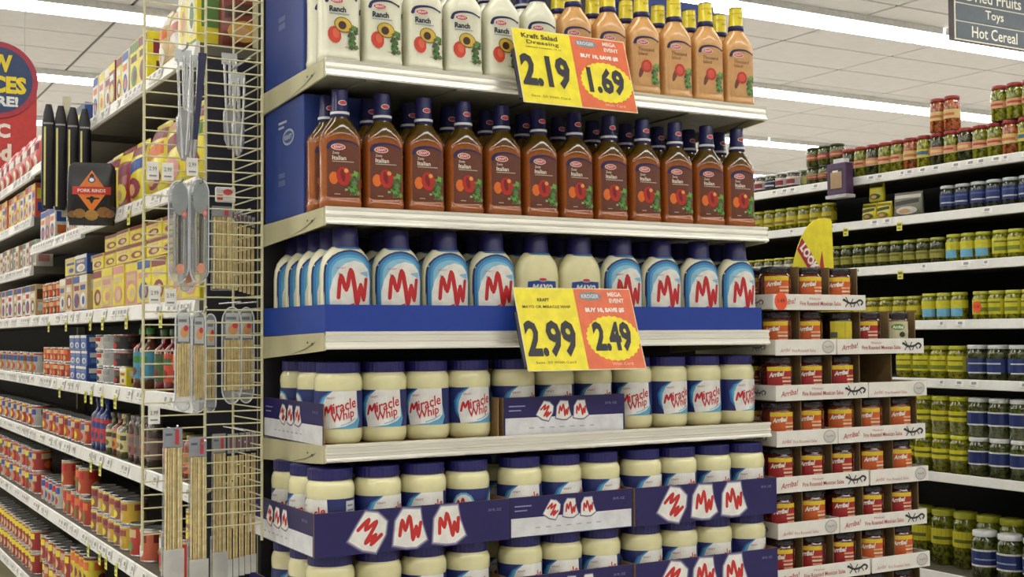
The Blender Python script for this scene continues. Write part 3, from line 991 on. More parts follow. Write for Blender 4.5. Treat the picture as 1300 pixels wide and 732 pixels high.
def pack_parts(kind, w_, h_):
    parts = []
    if kind in ('oval', 'tongs_pack'):
        back = Mesh(); back.prism([(x * .96, z) for x, z in outline_pack(w_, h_)], .0025, .0035, clear)
        parts.append(('blister_shell', back, 'clear plastic blister', []))
        parts.append(('blister_rim', rim(w_, h_, .0016), None, []))
        if kind == 'oval':
            s_ = Mesh()
            n = 9
            for k in range(n):
                x = (k - (n - 1) / 2) * w_ * .8 / n
                s_.tube([(x, -.002 - (k % 2) * .002, -h_ * .34), (x + random.uniform(-.001, .001), -.002 - (k % 2) * .002, -h_ * .86)], w_ * .05, (bam, bam2)[k % 2], 5)
            parts.append(('skewers', s_, 'bundle of bamboo skewers', []))
            p = Print(); p.rect(-w_ * .34, w_ * .34, -h_ * .32, -h_ * .06, (182, 184, 182), 1); p.ell(w_ * .05, -h_ * .23, w_ * .26, h_ * .055, (206, 150, 96), 2); p.ell(w_ * .16, -h_ * .19, w_ * .15, h_ * .03, (190, 52, 48), 3)
            p.rect(-w_ * .3, w_ * .2, -h_ * .13, -h_ * .10, (110, 114, 122), 2)
            parts.append(('header_card', p.lay(Mesh(), flat(-.001)), None, []))
        else:
            s_ = Mesh()
            for sx in (-1, 1):
                s_.tube([(sx * w_ * .08, -.004, -h_ * .12), (sx * w_ * .24, -.005, -h_ * .4), (sx * w_ * .2, -.006, -h_ * .9)], w_ * .09, M((190, 192, 190), .25, metal=.8), 6)
                s_.tube([(sx * w_ * .04, -.007, -h_ * .3), (sx * w_ * .04, -.007, -h_ * .86)], w_ * .045, M((110, 112, 114), .3, metal=.6), 5)
            parts.append(('metal_tongs', s_, 'brushed metal tongs', []))
            p = Print(); p.poly([(x * .8, z * .94 - .004) for x, z in outline_pack(w_, h_ * .34)], (136, 142, 142), 1); p.ell(w_ * .22, -h_ * .33, w_ * .14, h_ * .04, (196, 110, 108), 2); p.ell(w_ * .22, -h_ * .33, w_ * .08, h_ * .02, (210, 150, 140), 3)
            parts.append(('header_card', p.lay(Mesh(), flat(-.009)), None, []))
            parts.append(('foot_label', Print().ell(w_ * .02, -h_ * .86, w_ * .22, h_ * .05, (204, 140, 110), 2).lay(Mesh(), flat(-.009)), None, []))
    elif kind == 'long':
        s_ = Mesh(); n = 7
        for k in range(n):
            x = (k - (n - 1) / 2) * w_ * .86 / n
            s_.tube([(x, -.002 - (k % 2) * .003, -h_ * .14), (x * 1.08, -.002 - (k % 2) * .003, -h_ * .98)], w_ * .068, (bam, bam2, bam)[k % 3], 5)
        parts.append(('skewers', s_, 'long bamboo skewers', []))
        s2 = Mesh(); s2.prism([(-w_ * .5, -.004), (w_ * .5, -.004), (w_ * .52, -h_), (-w_ * .52, -h_)], .0035, .0045, clear)
        if h_ > .2:
            s2.box(-w_ * .52, w_ * .52, -.0085, -.0075, -h_, -h_ * .80, M((214, 214, 210), .2, alpha=.55))
        parts.append(('plastic_bag', s2, 'clear plastic bag', []))
        p = Print(); p.rect(-w_ * .5, w_ * .45, -h_ * .135, -.002, (140, 144, 150), 1); p.rect(w_ * .1, w_ * .3, -h_ * .12, -.006, (190, 60, 66), 2); p.rect(-w_ * .4, -w_ * .05, -h_ * .06, -h_ * .045, (80, 84, 96), 2)
        parts.append(('header_card', p.lay(Mesh(), flat(0)), None, []))
        p = Print(); p.rect(-w_ * .54, -w_ * .02, -h_ * .98, -h_ * .70, (206, 204, 196), 1); p.rect(-w_ * .5, -w_ * .06, -h_ * .79, -h_ * .72, (128, 132, 142), 2); p.ell(-w_ * .28, -h_ * .87, w_ * .2, h_ * .05, (206, 176, 120), 2); p.ell(-w_ * .26, -h_ * .87, w_ * .1, h_ * .03, (170, 120, 70), 3)
        if h_ > .2:
            parts.append(('product_label', p.lay(Mesh(), flat(.009)), None, []))
    elif kind == 'stick':
        s_ = Mesh()
        for k in range(3):
            s_.tube([((k - 1) * w_ * .3, -.002, -h_ * .16), ((k - 1) * w_ * .3, -.002, -h_ * .99)], w_ * .16, (bam, bam2, bam)[k], 5)
        parts.append(('skewers', s_, 'bamboo skewers', []))
        p = Print(); p.rect(-w_ * .5, w_ * .5, -h_ * .14, -.002, (150, 152, 156), 1); p.rect(-w_ * .1, w_ * .4, -h_ * .12, -.008, (120, 70, 74), 2)
        parts.append(('header_card', p.lay(Mesh(), flat(-.0055)), None, []))
        if h_ > .2:
            parts.append(('paper_band', Print().rect(-w_ * .5, w_ * .5, -h_ * .99, -h_ * .86, (206, 208, 206), 1).lay(Mesh(), flat(-.0055)), None, []))
    elif kind == 'utensil':
        s_ = Mesh(); met = M((196, 198, 200), .2, metal=.75)
        s_.tube([(0, 0, -.012), (.001, -.002, -h_ * .55)], .0035, met, 6)
        s_.loft([(-h_, .004, .002, 2), (-h_ * .9, w_ * .42, .002, 2.5), (-h_ * .62, w_ * .5, .002, 2.5), (-h_ * .54, w_ * .2, .003, 2)], met, 14)
        s_.tube([(-w_ * .42, -.003, -.02), (-w_ * .3, -.003, -h_ * .5), (-w_ * .1, -.003, -h_ * .98)], .0026, M((224, 226, 226), .15, metal=.6), 6)
        s_.tube([(w_ * .42, -.003, -.01), (w_ * .34, -.003, -h_ * .5), (w_ * .12, -.003, -h_ * .95)], .0026, M((224, 226, 226), .15, metal=.6), 6)
        parts.append(('metal_tool', s_, 'shiny steel tool', []))
        p = Mesh(); p.box(-w_ * .6, w_ * .5, -.001, .0, -.024, 0, M((196, 198, 196), .3)); parts.append(('hang_card', p, None, []))
    return [(n, m.done(n), l, s) for n, m, l, s in parts]
G = 'utensils and skewers hanging on the wire rack'
def hang(kind, name, label, x, y, z, w_, h_, rz=0):
    make(name, pack_parts(kind, w_, h_), label, {'skewer_pack': 'skewers', 'tongs_pack': 'tongs', 'kitchen_tool': 'utensil'}[name], G, (x, y, z), rz)
hang('utensil', 'kitchen_tool', 'shiny steel serving tool on the uppermost outer hook', -.232, RY - .03, 2.055, .030, .215)
hang('utensil', 'kitchen_tool', 'second shiny steel tool behind the serving tool on the uppermost outer hook', -.212, RY - .014, 2.05, .026, .21)
mb = Mesh(); mb.prism([(-.004, 0), (.012, 0), (-.006, -.17), (-.014, -.17)], 0, .004, M((34, 38, 74), .4)); tag(ob('dark_spatula', mb, None, (-.196, RY - .02, 2.055)), 'thin dark blue slanted spatula beside the steel serving tool', 'utensil', G)
hang('utensil', 'kitchen_tool', 'steel tool inside the wire rack near the shelf unit', -.096, RY + .06, 2.04, .028, .17)
hang('utensil', 'kitchen_tool', 'grey steel tool deepest inside the wire rack', -.098, RY + .11, 2.09, .03, .2)
hang('tongs_pack', 'tongs_pack', 'rounded tongs pack on the outer hook of the second tier', -.244, RY - .04, 1.80, .038, .195)
hang('tongs_pack', 'tongs_pack', 'rounded tongs pack on the inner hook of the second tier', -.204, RY - .04, 1.806, .036, .2)
hang('tongs_pack', 'tongs_pack', 'rounded tongs pack tucked behind the other two tongs packs', -.222, RY - .015, 1.77, .032, .18)
hang('long', 'skewer_pack', 'wide pale skewer pack behind wires in the second tier', -.138, RY + .03, 1.765, .042, .17)
for k in range(6):
    hang('stick', 'skewer_pack', '%s narrow skewer pack behind wires in the second tier' % ORD[k + 1], -.112 + k * .0118, RY + .05 + k * .010, 1.762 - k * .002, .0066, .165)
mb = Mesh(); mb.bevbox(-.02, .02, -.004, .004, -.03, 0, M((214, 212, 208), .3), .002); Print().ell(.004, -.010, .010, .006, (196, 70, 72), 1).rect(-.018, -.006, -.026, -.016, (176, 50, 60), 1).lay(mb, flat(-.004))
tag(ob('hang_card', mb, None, (-.135, RY + .02, 1.80)), 'white and red hang card above the second tier skewers', 'card', G)
for k, (x, z, w_, y) in enumerate(((-.237, 1.556, .030, -.05), (-.203, 1.552, .026, -.035), (-.164, 1.548, .022, .02), (-.118, 1.562, .040, .03), (-.082, 1.562, .032, .05))):
    hang('oval', 'skewer_pack', '%s oval skewer blister pack from the can aisle in the third tier' % ORD[k + 1], x, RY + y, z, w_, .192)
hang('long', 'skewer_pack', 'tall skewer pack on the outer hook of the lowest tier', -.254, RY - .045, 1.335, .037, .285, 0)
hang('long', 'skewer_pack', 'tall skewer pack on the inner hook of the lowest tier', -.205, RY - .04, 1.315, .035, .29, 0)
hang('long', 'skewer_pack', 'tall orange-labelled skewer pack behind wires in the lowest tier', -.146, RY + .02, 1.315, .028, .29, 0)
for k in range(5):
    hang('stick', 'skewer_pack', '%s narrow skewer pack behind wires in the lowest tier' % ORD[k + 1], -.120 + k * .0155, RY + .04 + k * .01, 1.312, .0105, .29)

# ================================================================== LEFT AISLE GONDOLA
AX = -.13
lip_m = M((220, 218, 210), .35, var=.03)
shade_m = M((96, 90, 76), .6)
gond = thing('canned_goods_gondola', 'long beige shelving run with canned and boxed groceries facing the open aisle', 'shelf unit')
mb = Mesh(); mb.box(AX + .42, AX + .45, .40, 9.0, 0, 2.2, dark); ob('back_panel', mb, gond)
mb = Mesh(); mb.box(AX + .02, AX + .41, .398, .408, 0, 2.10, M((22, 22, 36), .6)); ob('end_panel', mb, gond)
for y in (1.6, 2.5, 3.7):
    mb = Mesh(); mb.box(AX + .385, AX + .415, y - .015, y + .015, 0, 2.2, beige); ob('upright', mb, gond)
mb = Mesh(); mb.box(AX - .05, AX + .41, .42, 8.95, 0, .13, beige); ob('kick_base', mb, gond)
tagm = Mesh(); tagm.box(-.0008, 0, -.014, .014, -.034, .0, M((226, 222, 90), .5)); Print().rect(-.010, .010, -.016, -.006, (120, 116, 60), 1).rect(-.010, .006, -.028, -.022, (120, 116, 60), 1).lay(tagm, flat_side(-.0008)); tagm = tagm.done('shelf_tag')
def aisle_shelf(parent, y0, y1, z, tags, depth=.40, sgn=1, fx=AX, tickets=True, lip=.036, seed=1, tick=.5):
    L = y1 - y0
    mb = Mesh()
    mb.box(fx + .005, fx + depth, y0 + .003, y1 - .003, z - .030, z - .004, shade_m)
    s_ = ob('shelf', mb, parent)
    mb = Mesh()
    pr = [(0.004, -.004), (-.001, 0), (-.004, -.003), (-.010, -lip), (-.004, -lip - .003), (.004, -lip)]
    n = len(pr)
    vs = [(fx + x, y, z + q) for y in (y0 + .002, y1 - .002) for x, q in pr]
    mb.add(vs, [(i, (i + 1) % n, (i + 1) % n + n, i + n) for i in range(n)] + [tuple(range(n)), tuple(range(2 * n - 1, n - 1, -1))], lip_m)
    if tickets:
        rd = random.Random(seed)
        p = Print()
        y = y0 + .03
        while y < y1 - .05:
            wd = rd.choice((.03, .045, .05))
            if rd.random() < tick:
                p.rect(-y - wd + .004, -y, .006, .030, (236, 234, 226), 1)
                p.rect(-y - wd * .7, -y - wd * .25, .016, .026, (150, 148, 144), 2)
                p.rect(-y - wd * .9, -y - wd * .3, .009, .0115, (176, 174, 168), 2)
            y += wd + rd.choice((.0, .0, .02, .05))
        def fn(u, v, o):
            t = v / .036
            return (fx - .0105 + t * .006 - o * 3 - .0005, -u, z - lip + v)
        p.lay(mb, fn)
    ob('price_rail', mb, s_)
    for y in tags:
        ob('shelf_tag', tagm, s_, (fx - .012, y, z - lip + .01))
    return s_
ZA = [2.140, 1.848, 1.585, 1.378, 1.187, .947, .66]
sec1 = [(.44, 1.60), (1.60, 2.50), (2.50, 3.70), (3.70, 4.9)]
for k, z in enumerate(ZA):
    aisle_shelf(gond, .40, 1.60, z, {2: (.66, 1.0, 1.28, 1.44), 3: (1.12, 1.28, 1.42, 1.5), 4: (1.30, 1.42), 1: (.82, .98), 5: (1.1, 1.22, 1.3, 1.45)}.get(k, ()), seed=k, tick=.75)
for k, z in enumerate([1.838, 1.585, 1.378, 1.187, .947, .66, 2.12]):
    aisle_shelf(gond, 1.60, 2.50, z, {1: (1.8, 2.1), 2: (1.9,)}.get(k, ()), seed=k + 20, tick=.75)
for k, z in enumerate([2.114, 1.944, 1.768, 1.585, 1.378, 1.187, .947, .66]):
    aisle_shelf(gond, 2.50, 3.70, z, (), seed=k + 40, tick=.7)
    aisle_shelf(gond, 3.70, 8.9, z, (), seed=k + 60, tick=.7)

pcache = {}
def product(kind, h, w_, d_, c1, c2, c3, v=0):
    """one grocery item as a single mesh facing -Y, base at z = 0"""
    key = (kind, h, w_, d_, c1, c2, c3, v)
    if key in pcache:
        return pcache[key]
    mb = Mesh()
    rd = random.Random(hash((h, w_, c1)) & 255)
    if kind == 'box':
        mb.bevbox(-w_ / 2, w_ / 2, 0, d_, 0, h, M(c1, .4), .0015)
        p = Print()
        p.rect(-w_ * .48, w_ * .48, h * .80, h * .97, c2, 1)
        p.rect(-w_ * .36, w_ * .30, h * .60, h * .73, c3, 1)
        p.ell(0, h * .33, w_ * .36, h * .2, c2, 1, 12)
        p.ell(w_ * .06, h * .32, w_ * .2, h * .12, c3, 2, 10)
        p.rect(-w_ * .48, w_ * .48, h * .02, h * .09, c3, 1)
        p.lay(mb, flat(0))
        q = Print(); q.rect(-d_ * .4, d_ * .4, h * .55, h * .85, c2, 1); q.rect(-d_ * .35, d_ * .3, h * .2, h * .45, c3, 1)
        q.lay(mb, lambda u, v_, o: (-w_ / 2 - o - .0002, d_ / 2 - u, v_))
        q.lay(mb, lambda u, v_, o: (w_ / 2 + o + .0002, d_ / 2 + u, v_))
    elif kind == 'bag':
        S = [(0, w_ * .46, d_ * .12, 3), (h * .06, w_ * .5, d_ * .42, 2.6), (h * .3, w_ * .49, d_ * .5, 2.3), (h * .7, w_ * .48, d_ * .46, 2.3), (h * .9, w_ * .47, d_ * .2, 3), (h * .94, w_ * .48, d_ * .04, 4), (h, w_ * .48, d_ * .04, 4)]
        mb.loft(S, M(c1, .3, coat=.2), 20, cy=d_ / 2)
        p = Print()
        p.rect(-w_ * .44, w_ * .44, h * .76, h * .90, c2, 1)
        p.poly([(-w_ * .40, h * .46), (w_ * .4, h * .56), (w_ * .4, h * .72), (-w_ * .4, h * .64)], c3, 1)
        p.ell(0, h * .27, w_ * .36, h * .16, c2, 1, 12)
        p.ell(-w_ * .05, h * .25, w_ * .2, h * .09, (206, 160, 110), 2, 10)
        p.lay(mb, on_loft(S, d_ / 2), w_ / 6)
    elif kind == 'can':
        r = w_ / 2
        mb.lathe([(r * .96, 0), (r, .001), (r, .004), (r * .975, .005), (r * .975, h - .005), (r, h - .004), (r, h - .001), (r * .96, h), (r * .93, h - .002), (.001, h - .002)], M((186, 186, 182), .25, metal=.7), 20, cy=r)
        mb.lathe([(r * .982, .006), (r * .982, h - .006)], M(c1, .4), 20, cy=r, cap=False)
        p = Print()
        a = r * PI
        for q in (-1, 0, 1):
            o_ = q * a * .66
            p.rect(o_ - a * .24, o_ + a * .24, h * .58, h * .82, c2, 1)
            p.ell(o_, h * .32, a * .16, h * .17, c3, 1, 10)
        p.rect(-a, a, h * .88, h * .94, c3, 1)
        f = around(r * .982)
        p.lay(mb, lambda u, v_, o: (f(u, v_, o)[0], f(u, v_, o)[1] + r, v_), r * .3)
    elif kind in ('jar', 'bottle'):
        r = w_ / 2
        nk = .62 if kind == 'jar' else .36
        sh = .80 if kind == 'jar' else .66
        mb.lathe([(r * .85, 0), (r, h * .03), (r, h * sh), (r * (nk + .12), h * (sh + .09)), (r * nk, h * (sh + .11)), (r * nk, h * .9)], M(c1, .15, coat=.4, var=.15, scale=120), 18, cy=r)
        mb.lathe([(r * (nk + .12), h * .89), (r * (nk + .12), h * .99), (r * nk, h), (.001, h)], M(c3, .35), 18, cy=r)
        p = Print(); a = r * PI
        p.rect(-a * .62, a * .62, h * .16, h * .60, c2, 1)
        p.rect(-a * .3, a * .3, h * .42, h * .53, c3, 2)
        p.ell(0, h * .28, a * .2, h * .08, c1, 2, 8)
        f = around(r)
        p.lay(mb, lambda u, v_, o: (f(u, v_, o)[0], f(u, v_, o)[1] + r, v_), r * .35)
    pcache[key] = mb.done(kind)
    return pcache[key]

KN = {'box': ('grocery_box', 'box'), 'bag': ('snack_bag', 'bag'), 'can': ('food_can', 'can'), 'jar': ('sauce_jar', 'jar'), 'bottle': ('sauce_bottle', 'bottle')}
def run(z, shelf_w, y0, y1, kind, h, w_, d_, cols, desc, tiers=1, gap=.004, jit=.0, seed=0, set_back=.012):
    """a run of like items on the left gondola, from the rack end outwards"""
    rd = random.Random(seed)
    n = int((y1 - y0 + .002) / (w_ + gap))
    nm, cat = KN[kind]
    for i in range(n):
        tn = tiers if not jit else max(1, tiers - (rd.random() < jit))
        c = cols[i % len(cols)]
        for t in range(tn):
            if tiers == 1:
                tw = ''
            else:
                tw = ', ' + ('bottom' if t == 0 else 'top' if t == tiers - 1 and tiers < 4 else ORD[t + 1]) + ' tier'
            lb = '%s, %s from the wire rack%s, %s can-aisle shelf' % (desc, ORD[i + 1], tw, shelf_w)
            make(nm, [(nm, product(kind, h, w_, d_, *c), None, [])], lb, cat, desc + ' in the can aisle',
                 (AX + set_back + rd.uniform(0, .006), y0 + (i + .5) * (w_ + gap), z - .004 + t * (h + .0006)), -PI / 2 + rd.uniform(-.02, .02))
Y_, MA, GR, BLU, ORA, PK, WH, BR, TAN = (226, 208, 44), (128, 34, 56), (88, 128, 60), (44, 78, 150), (216, 112, 44), (206, 140, 130), (226, 222, 208), (96, 60, 36), (206, 180, 130)
# top shelf
run(ZA[0], 'top', .46, .64, 'box', .25, .08, .07, [(Y_, WH, GR), (WH, Y_, PK), (Y_, GR, WH)], 'tall yellow and cream box', seed=1)
run(ZA[0], 'top', .66, .88, 'bag', .15, .07, .05, [(WH, TAN, PK), (TAN, WH, ORA), (WH, MA, PK)], 'pale cellophane bag', seed=2)
run(ZA[0], 'top', .90, 1.10, 'box', .135, .09, .15, [(Y_, MA, BR), (Y_, GR, BR)], 'deep yellow box with maroon print', seed=3)
run(ZA[0], 'top', 1.10, 1.58, 'box', .13, .073, .15, [(WH, BLU, ORA), (Y_, MA, WH), (MA, Y_, WH), (TAN, WH, MA), (WH, Y_, ORA)], 'slim mixed-colour box', seed=4)
run(2.12, 'top', 1.68, 2.1, 'box', .105, .19, .2, [(BLU, (60, 60, 90), Y_)], 'large blue box with yellow logo', seed=5)
run(2.12, 'top', 2.14, 2.44, 'bag', .12, .07, .05, [(WH, BLU, WH), (WH, PK, MA)], 'small white pouch', seed=6)
# second shelf
run(ZA[1], 'second', .44, .96, 'bag', .19, .165, .07, [(Y_, MA, GR), (Y_, PK, MA), (Y_, MA, ORA)], 'tall yellow bag with maroon band', seed=7)
run(ZA[1], 'second', .98, 1.56, 'bag', .17, .14, .06, [(Y_, MA, BLU), ((150, 40, 40), Y_, MA)], 'yellow or red bag further along', seed=8)
run(1.838, 'second', 1.64, 1.98, 'box', .10, .06, .12, [(TAN, BLU, WH), (WH, ORA, MA)], 'tan box with white print', seed=9)
run(1.838, 'second', 2.16, 2.46, 'box', .115, .09, .06, [(WH, BLU, ORA), ((190, 150, 110), BLU, PK)], 'white carton with blue lettering', seed=10)
# third shelf: boxes in two layers
run(ZA[2], 'third', .44, 1.58, 'box', .118, .135, .14, [(Y_, PK, TAN), (TAN, Y_, PK), (Y_, MA, TAN), (Y_, BLU, PK), (PK, Y_, TAN)], 'upright yellow and pink mix box', seed=11)
run(ZA[2] + .1195, 'third', .44, 1.56, 'box', .044, .155, .12, [(Y_, MA, TAN), ((206, 180, 40), MA, Y_)], 'flat golden box on mix boxes', tiers=2, jit=.12, seed=12)
run(1.585, 'third', 1.62, 2.08, 'box', .115, .105, .12, [(TAN, WH, BLU), (TAN, BLU, MA), (TAN, MA, WH)], 'upright tan mix box', seed=13)
run(1.585 + .1165, 'third', 1.62, 2.0, 'box', .06, .17, .12, [(BLU, WH, TAN), (Y_, TAN, BLU)], 'blue or cream box on the tan boxes', seed=14)
run(1.585, 'third', 2.1, 2.46, 'can', .056, .06, .06, [((176, 56, 36), TAN, ORA), (BR, ORA, TAN)], 'red squat can', tiers=2, seed=15)
# fourth shelf
run(ZA[3], 'fourth', .44, .92, 'bottle', .15, .052, .05, [((120, 24, 22), (200, 70, 40), (60, 90, 50)), ((120, 24, 22), (60, 90, 40), (60, 90, 50)), ((110, 20, 20), (196, 150, 60), (210, 150, 40))], 'red sauce bottle', seed=16, gap=.03)
run(ZA[3], 'fourth', .92, 1.10, 'bottle', .155, .055, .05, [((110, 60, 40), (70, 140, 170), (60, 130, 60))], 'tall green-capped bottle', seed=17, gap=.03)
run(ZA[3], 'fourth', 1.11, 1.19, 'box', .05, .072, .09, [(Y_, WH, MA)], 'small yellow box beside the green-capped bottles', seed=18)
run(ZA[3], 'fourth', 1.20, 1.46, 'can', .046, .075, .07, [((44, 42, 44), (90, 80, 70), RED), ((170, 172, 168), (150, 150, 146), (160, 160, 156))], 'dark or silver flat can', tiers=3, seed=19, gap=.05)
run(ZA[3], 'fourth', 1.46, 1.58, 'can', .046, .058, .06, [(WH, RED, (60, 60, 60))], 'white flat can with red print', tiers=3, seed=20)
run(1.378, 'fourth', 1.62, 1.90, 'box', .046, .085, .08, [(BLU, WH, (90, 120, 180))], 'blue flat carton', tiers=3, seed=21)
run(1.378, 'fourth', 1.94, 2.46, 'can', .05, .062, .06, [((190, 74, 40), ORA, TAN), ((170, 50, 40), TAN, ORA)], 'orange-red flat can', tiers=2, seed=22)
# fifth shelf
run(ZA[4], 'fifth', .44, .86, 'jar', .10, .056, .05, [((120, 40, 26), (190, 80, 50), (130, 120, 60)), ((140, 60, 30), (206, 120, 60), (130, 120, 60))], 'reddish jar with olive lid', seed=23, gap=.03)
run(ZA[4], 'fifth', .87, 1.14, 'jar', .12, .047, .05, [((74, 64, 56), (120, 96, 86), (100, 96, 92)), ((88, 60, 50), (150, 90, 80), (100, 96, 92))], 'dark spice jar with grey lid', seed=24, gap=.012)
run(ZA[4], 'fifth', 1.15, 1.40, 'bottle', .115, .05, .05, [((84, 84, 40), (200, 190, 130), (60, 60, 30)), ((150, 130, 70), (216, 206, 160), (190, 170, 90)), ((120, 50, 30), (206, 130, 50), (50, 50, 60))], 'mixed sauce bottle with pale label', seed=25)
run(ZA[4], 'fifth', 1.41, 1.58, 'bottle', .15, .045, .04, [((36, 56, 120), (190, 60, 60), (40, 60, 130))], 'blue tall bottle', seed=26)
run(1.187, 'fifth', 1.62, 2.46, 'can', .075, .062, .06, [((176, 56, 40), TAN, ORA), ((190, 180, 170), (90, 90, 140), RED), ((196, 100, 46), MA, Y_)], 'red or white soup can', seed=27)
# sixth shelf
run(ZA[5], 'sixth', .44, .90, 'can', .10, .066, .06, [((214, 190, 44), (190, 40, 30), TAN), ((196, 44, 34), Y_, TAN), ((150, 156, 80), WH, (190, 40, 30))], 'yellow and red bean can', tiers=1, seed=28, gap=.075, set_back=.02)
run(ZA[5] + .1008, 'sixth', .44, .60, 'can', .08, .066, .06, [((150, 40, 36), Y_, (216, 200, 44))], 'dark red can stacked above the bean cans', seed=29)
run(ZA[5], 'sixth', .91, 1.12, 'can', .085, .066, .06, [((206, 100, 70), (120, 40, 30), WH), ((190, 60, 46), TAN, GR)], 'salmon-red can', tiers=1, seed=30, gap=.03)
run(ZA[5], 'sixth', 1.13, 1.58, 'can', .066, .07, .06, [((206, 170, 50), (150, 70, 60), TAN), ((150, 96, 76), MA, Y_)], 'short yellow-topped can', tiers=2, seed=31)
run(.947, 'sixth', 1.62, 2.06, 'can', .085, .064, .06, [((176, 56, 30), ORA, (90, 120, 50)), ((190, 76, 40), RED, TAN)], 'orange-red tomato can', tiers=2, jit=.3, seed=32)
run(.947, 'sixth', 2.08, 2.46, 'can', .085, .064, .06, [((186, 182, 170), BLU, RED), ((196, 186, 140), RED, BLU)], 'white and blue vegetable can', tiers=1, seed=33)
# seventh shelf
run(ZA[6], 'seventh', .60, 1.0, 'can', .11, .066, .06, [((96, 70, 56), TAN, RED), ((130, 46, 36), Y_, TAN)], 'brownish can', seed=34, gap=.04)
run(ZA[6], 'seventh', 1.02, 1.18, 'jar', .15, .062, .06, [((214, 160, 30), (226, 190, 50), (150, 110, 30))], 'tall golden jar', seed=35)
run(ZA[6], 'seventh', 1.20, 1.58, 'can', .07, .068, .06, [((196, 130, 60), MA, Y_), ((176, 110, 80), (214, 190, 60), RED)], 'short orange can', tiers=2, seed=36)
run(.66, 'seventh', 1.62, 1.90, 'can', .10, .064, .06, [((216, 196, 50), ORA, MA)], 'yellow can', tiers=2, seed=37)
run(.66, 'seventh', 1.92, 2.46, 'can', .085, .064, .06, [((160, 46, 38), Y_, TAN), ((186, 96, 40), TAN, MA)], 'red can', tiers=2, seed=38)
# third section
for k, (z, sw, cols, kind, h, w_, desc, tiers) in enumerate([
    (2.114, 'upper far', [((206, 90, 80), WH, MA), (PK, RED, WH)], 'bag', .15, .08, 'red and white snack bag', 1),
    (1.944, 'second far', [((206, 90, 80), Y_, BLU), (WH, PK, BLU), (Y_, RED, WH)], 'box', .13, .07, 'red or yellow snack box', 1),
    (1.768, 'third far', [(WH, GR, PK), ((150, 156, 150), MA, WH), (TAN, WH, MA)], 'box', .10, .07, 'pale carton', 1),
    (1.585, 'fourth far', [(TAN, BR, WH), (WH, BLU, RED)], 'box', .12, .1, 'tan or white carton', 1),
    (1.378, 'fifth far', [((170, 166, 156), BLU, RED), ((170, 130, 60), BR, TAN)], 'can', .08, .07, 'pale and tan can', 1),
    (1.187, 'sixth far', [((176, 172, 160), BLU, RED), ((160, 46, 44), TAN, Y_)], 'can', .08, .07, 'pale or red can', 1),
    (.947, 'seventh far', [((160, 46, 38), TAN, ORA), ((176, 172, 160), BLU, RED), ((120, 90, 40), Y_, RED)], 'can', .08, .07, 'red or pale can', 2),
    (.66, 'lowest far', [((160, 46, 38), Y_, TAN)], 'can', .08, .07, 'plain red can', 2)]):
    run(z, sw, 2.54, 3.66, kind, h, w_, .06, cols, desc, tiers=tiers, seed=50 + k)

for k, (x, c) in enumerate(((.02, ((120, 50, 36), (200, 150, 60), (70, 40, 30))), (.125, ((150, 96, 60), (110, 40, 30), (210, 160, 70))))):
    tag(ob('snack_bag', product('bag', .15, .10, .05, *c), None, (AX + .09 + x, .43, ZA[0] - .004), 0), ('reddish' if k == 0 else 'brown') + ' snack bag facing the wire rack on the top can-aisle shelf', 'bag')
# clip strip with black packs
cs = thing('hanging_clip_strip', 'black clip strip packed with dark utensils on the aisle shelf edge', 'clip strip', None, (-.198, 1.50, 1.872), -.12)
mb = Mesh(); mb.box(-.012, .012, .019, .021, -.02, .33, M((210, 206, 180), .3)); ob('plastic_strip', mb, cs)
mb = Mesh(); mb.tube([(.0, .022, .31), (.10, .022, .315)], .003, M((200, 198, 186), .3), 6); ob('hanging_arm', mb, cs)
S = [(.0, .014, .006, 3), (.03, .0185, .010, 2.6), (.12, .019, .012, 2.6), (.24, .018, .010, 2.4), (.275, .014, .008, 2), (.30, .008, .005, 2)]
pk = Mesh(); pk.loft(S, M((24, 22, 30), .3), 14)
pr_ = Print()
for k in range(14):
    pr_.rect(-.0125, -.0075, .01 + k * .016, .0262 + k * .016, (212, 202, 120), 3)
pr_.rect(-.014, .012, .242, .247, (150, 150, 150), 2).lay(pk, on_loft(S), .006)
pk = pk.done('dark_pack')
for k in range(4):
    ob('dark_pack', pk, cs, (-.050 + k * .0325, -.004 * k, -.003 * k))
mb = Mesh()
S = [(0, .056, .004, 4), (.02, .061, .015, 3), (.07, .062, .018, 3), (.13, .061, .012, 3), (.155, .058, .004, 5), (.166, .048, .003, 5)]
mb.loft(S, M((28, 26, 26), .25), 20)
p = Print()
p.poly([(0, .145), (.040, .088), (0, .032), (-.040, .088)], (222, 122, 34), 2)
p.rect(-.048, .048, .080, .101, (196, 44, 36), 3)
p.text('PORK RINDS', 0, .0905, .07, .009, (236, 226, 206), 4, .02)
p.ell(0, .119, .010, .008, (60, 70, 130), 4); p.ell(0, .119, .006, .005, WHITE, 5)
for a, b, r_, c in ((-.03, .03, .016, (150, 110, 50)), (.0, .026, .018, (176, 134, 64)), (.03, .034, .018, (140, 96, 40)), (.045, .03, .014, (120, 84, 40)), (-.048, .028, .012, (120, 84, 40))):
    p.ell(a, b, r_, r_ * .8, c, 2, 9)
p.lay(mb, on_loft(S), .012)
tag(ob('hanging_snack_bag', mb, None, (-.194, 1.17, 1.800), -.25), 'black snack bag with orange diamond hanging off the second aisle shelf', 'bag')

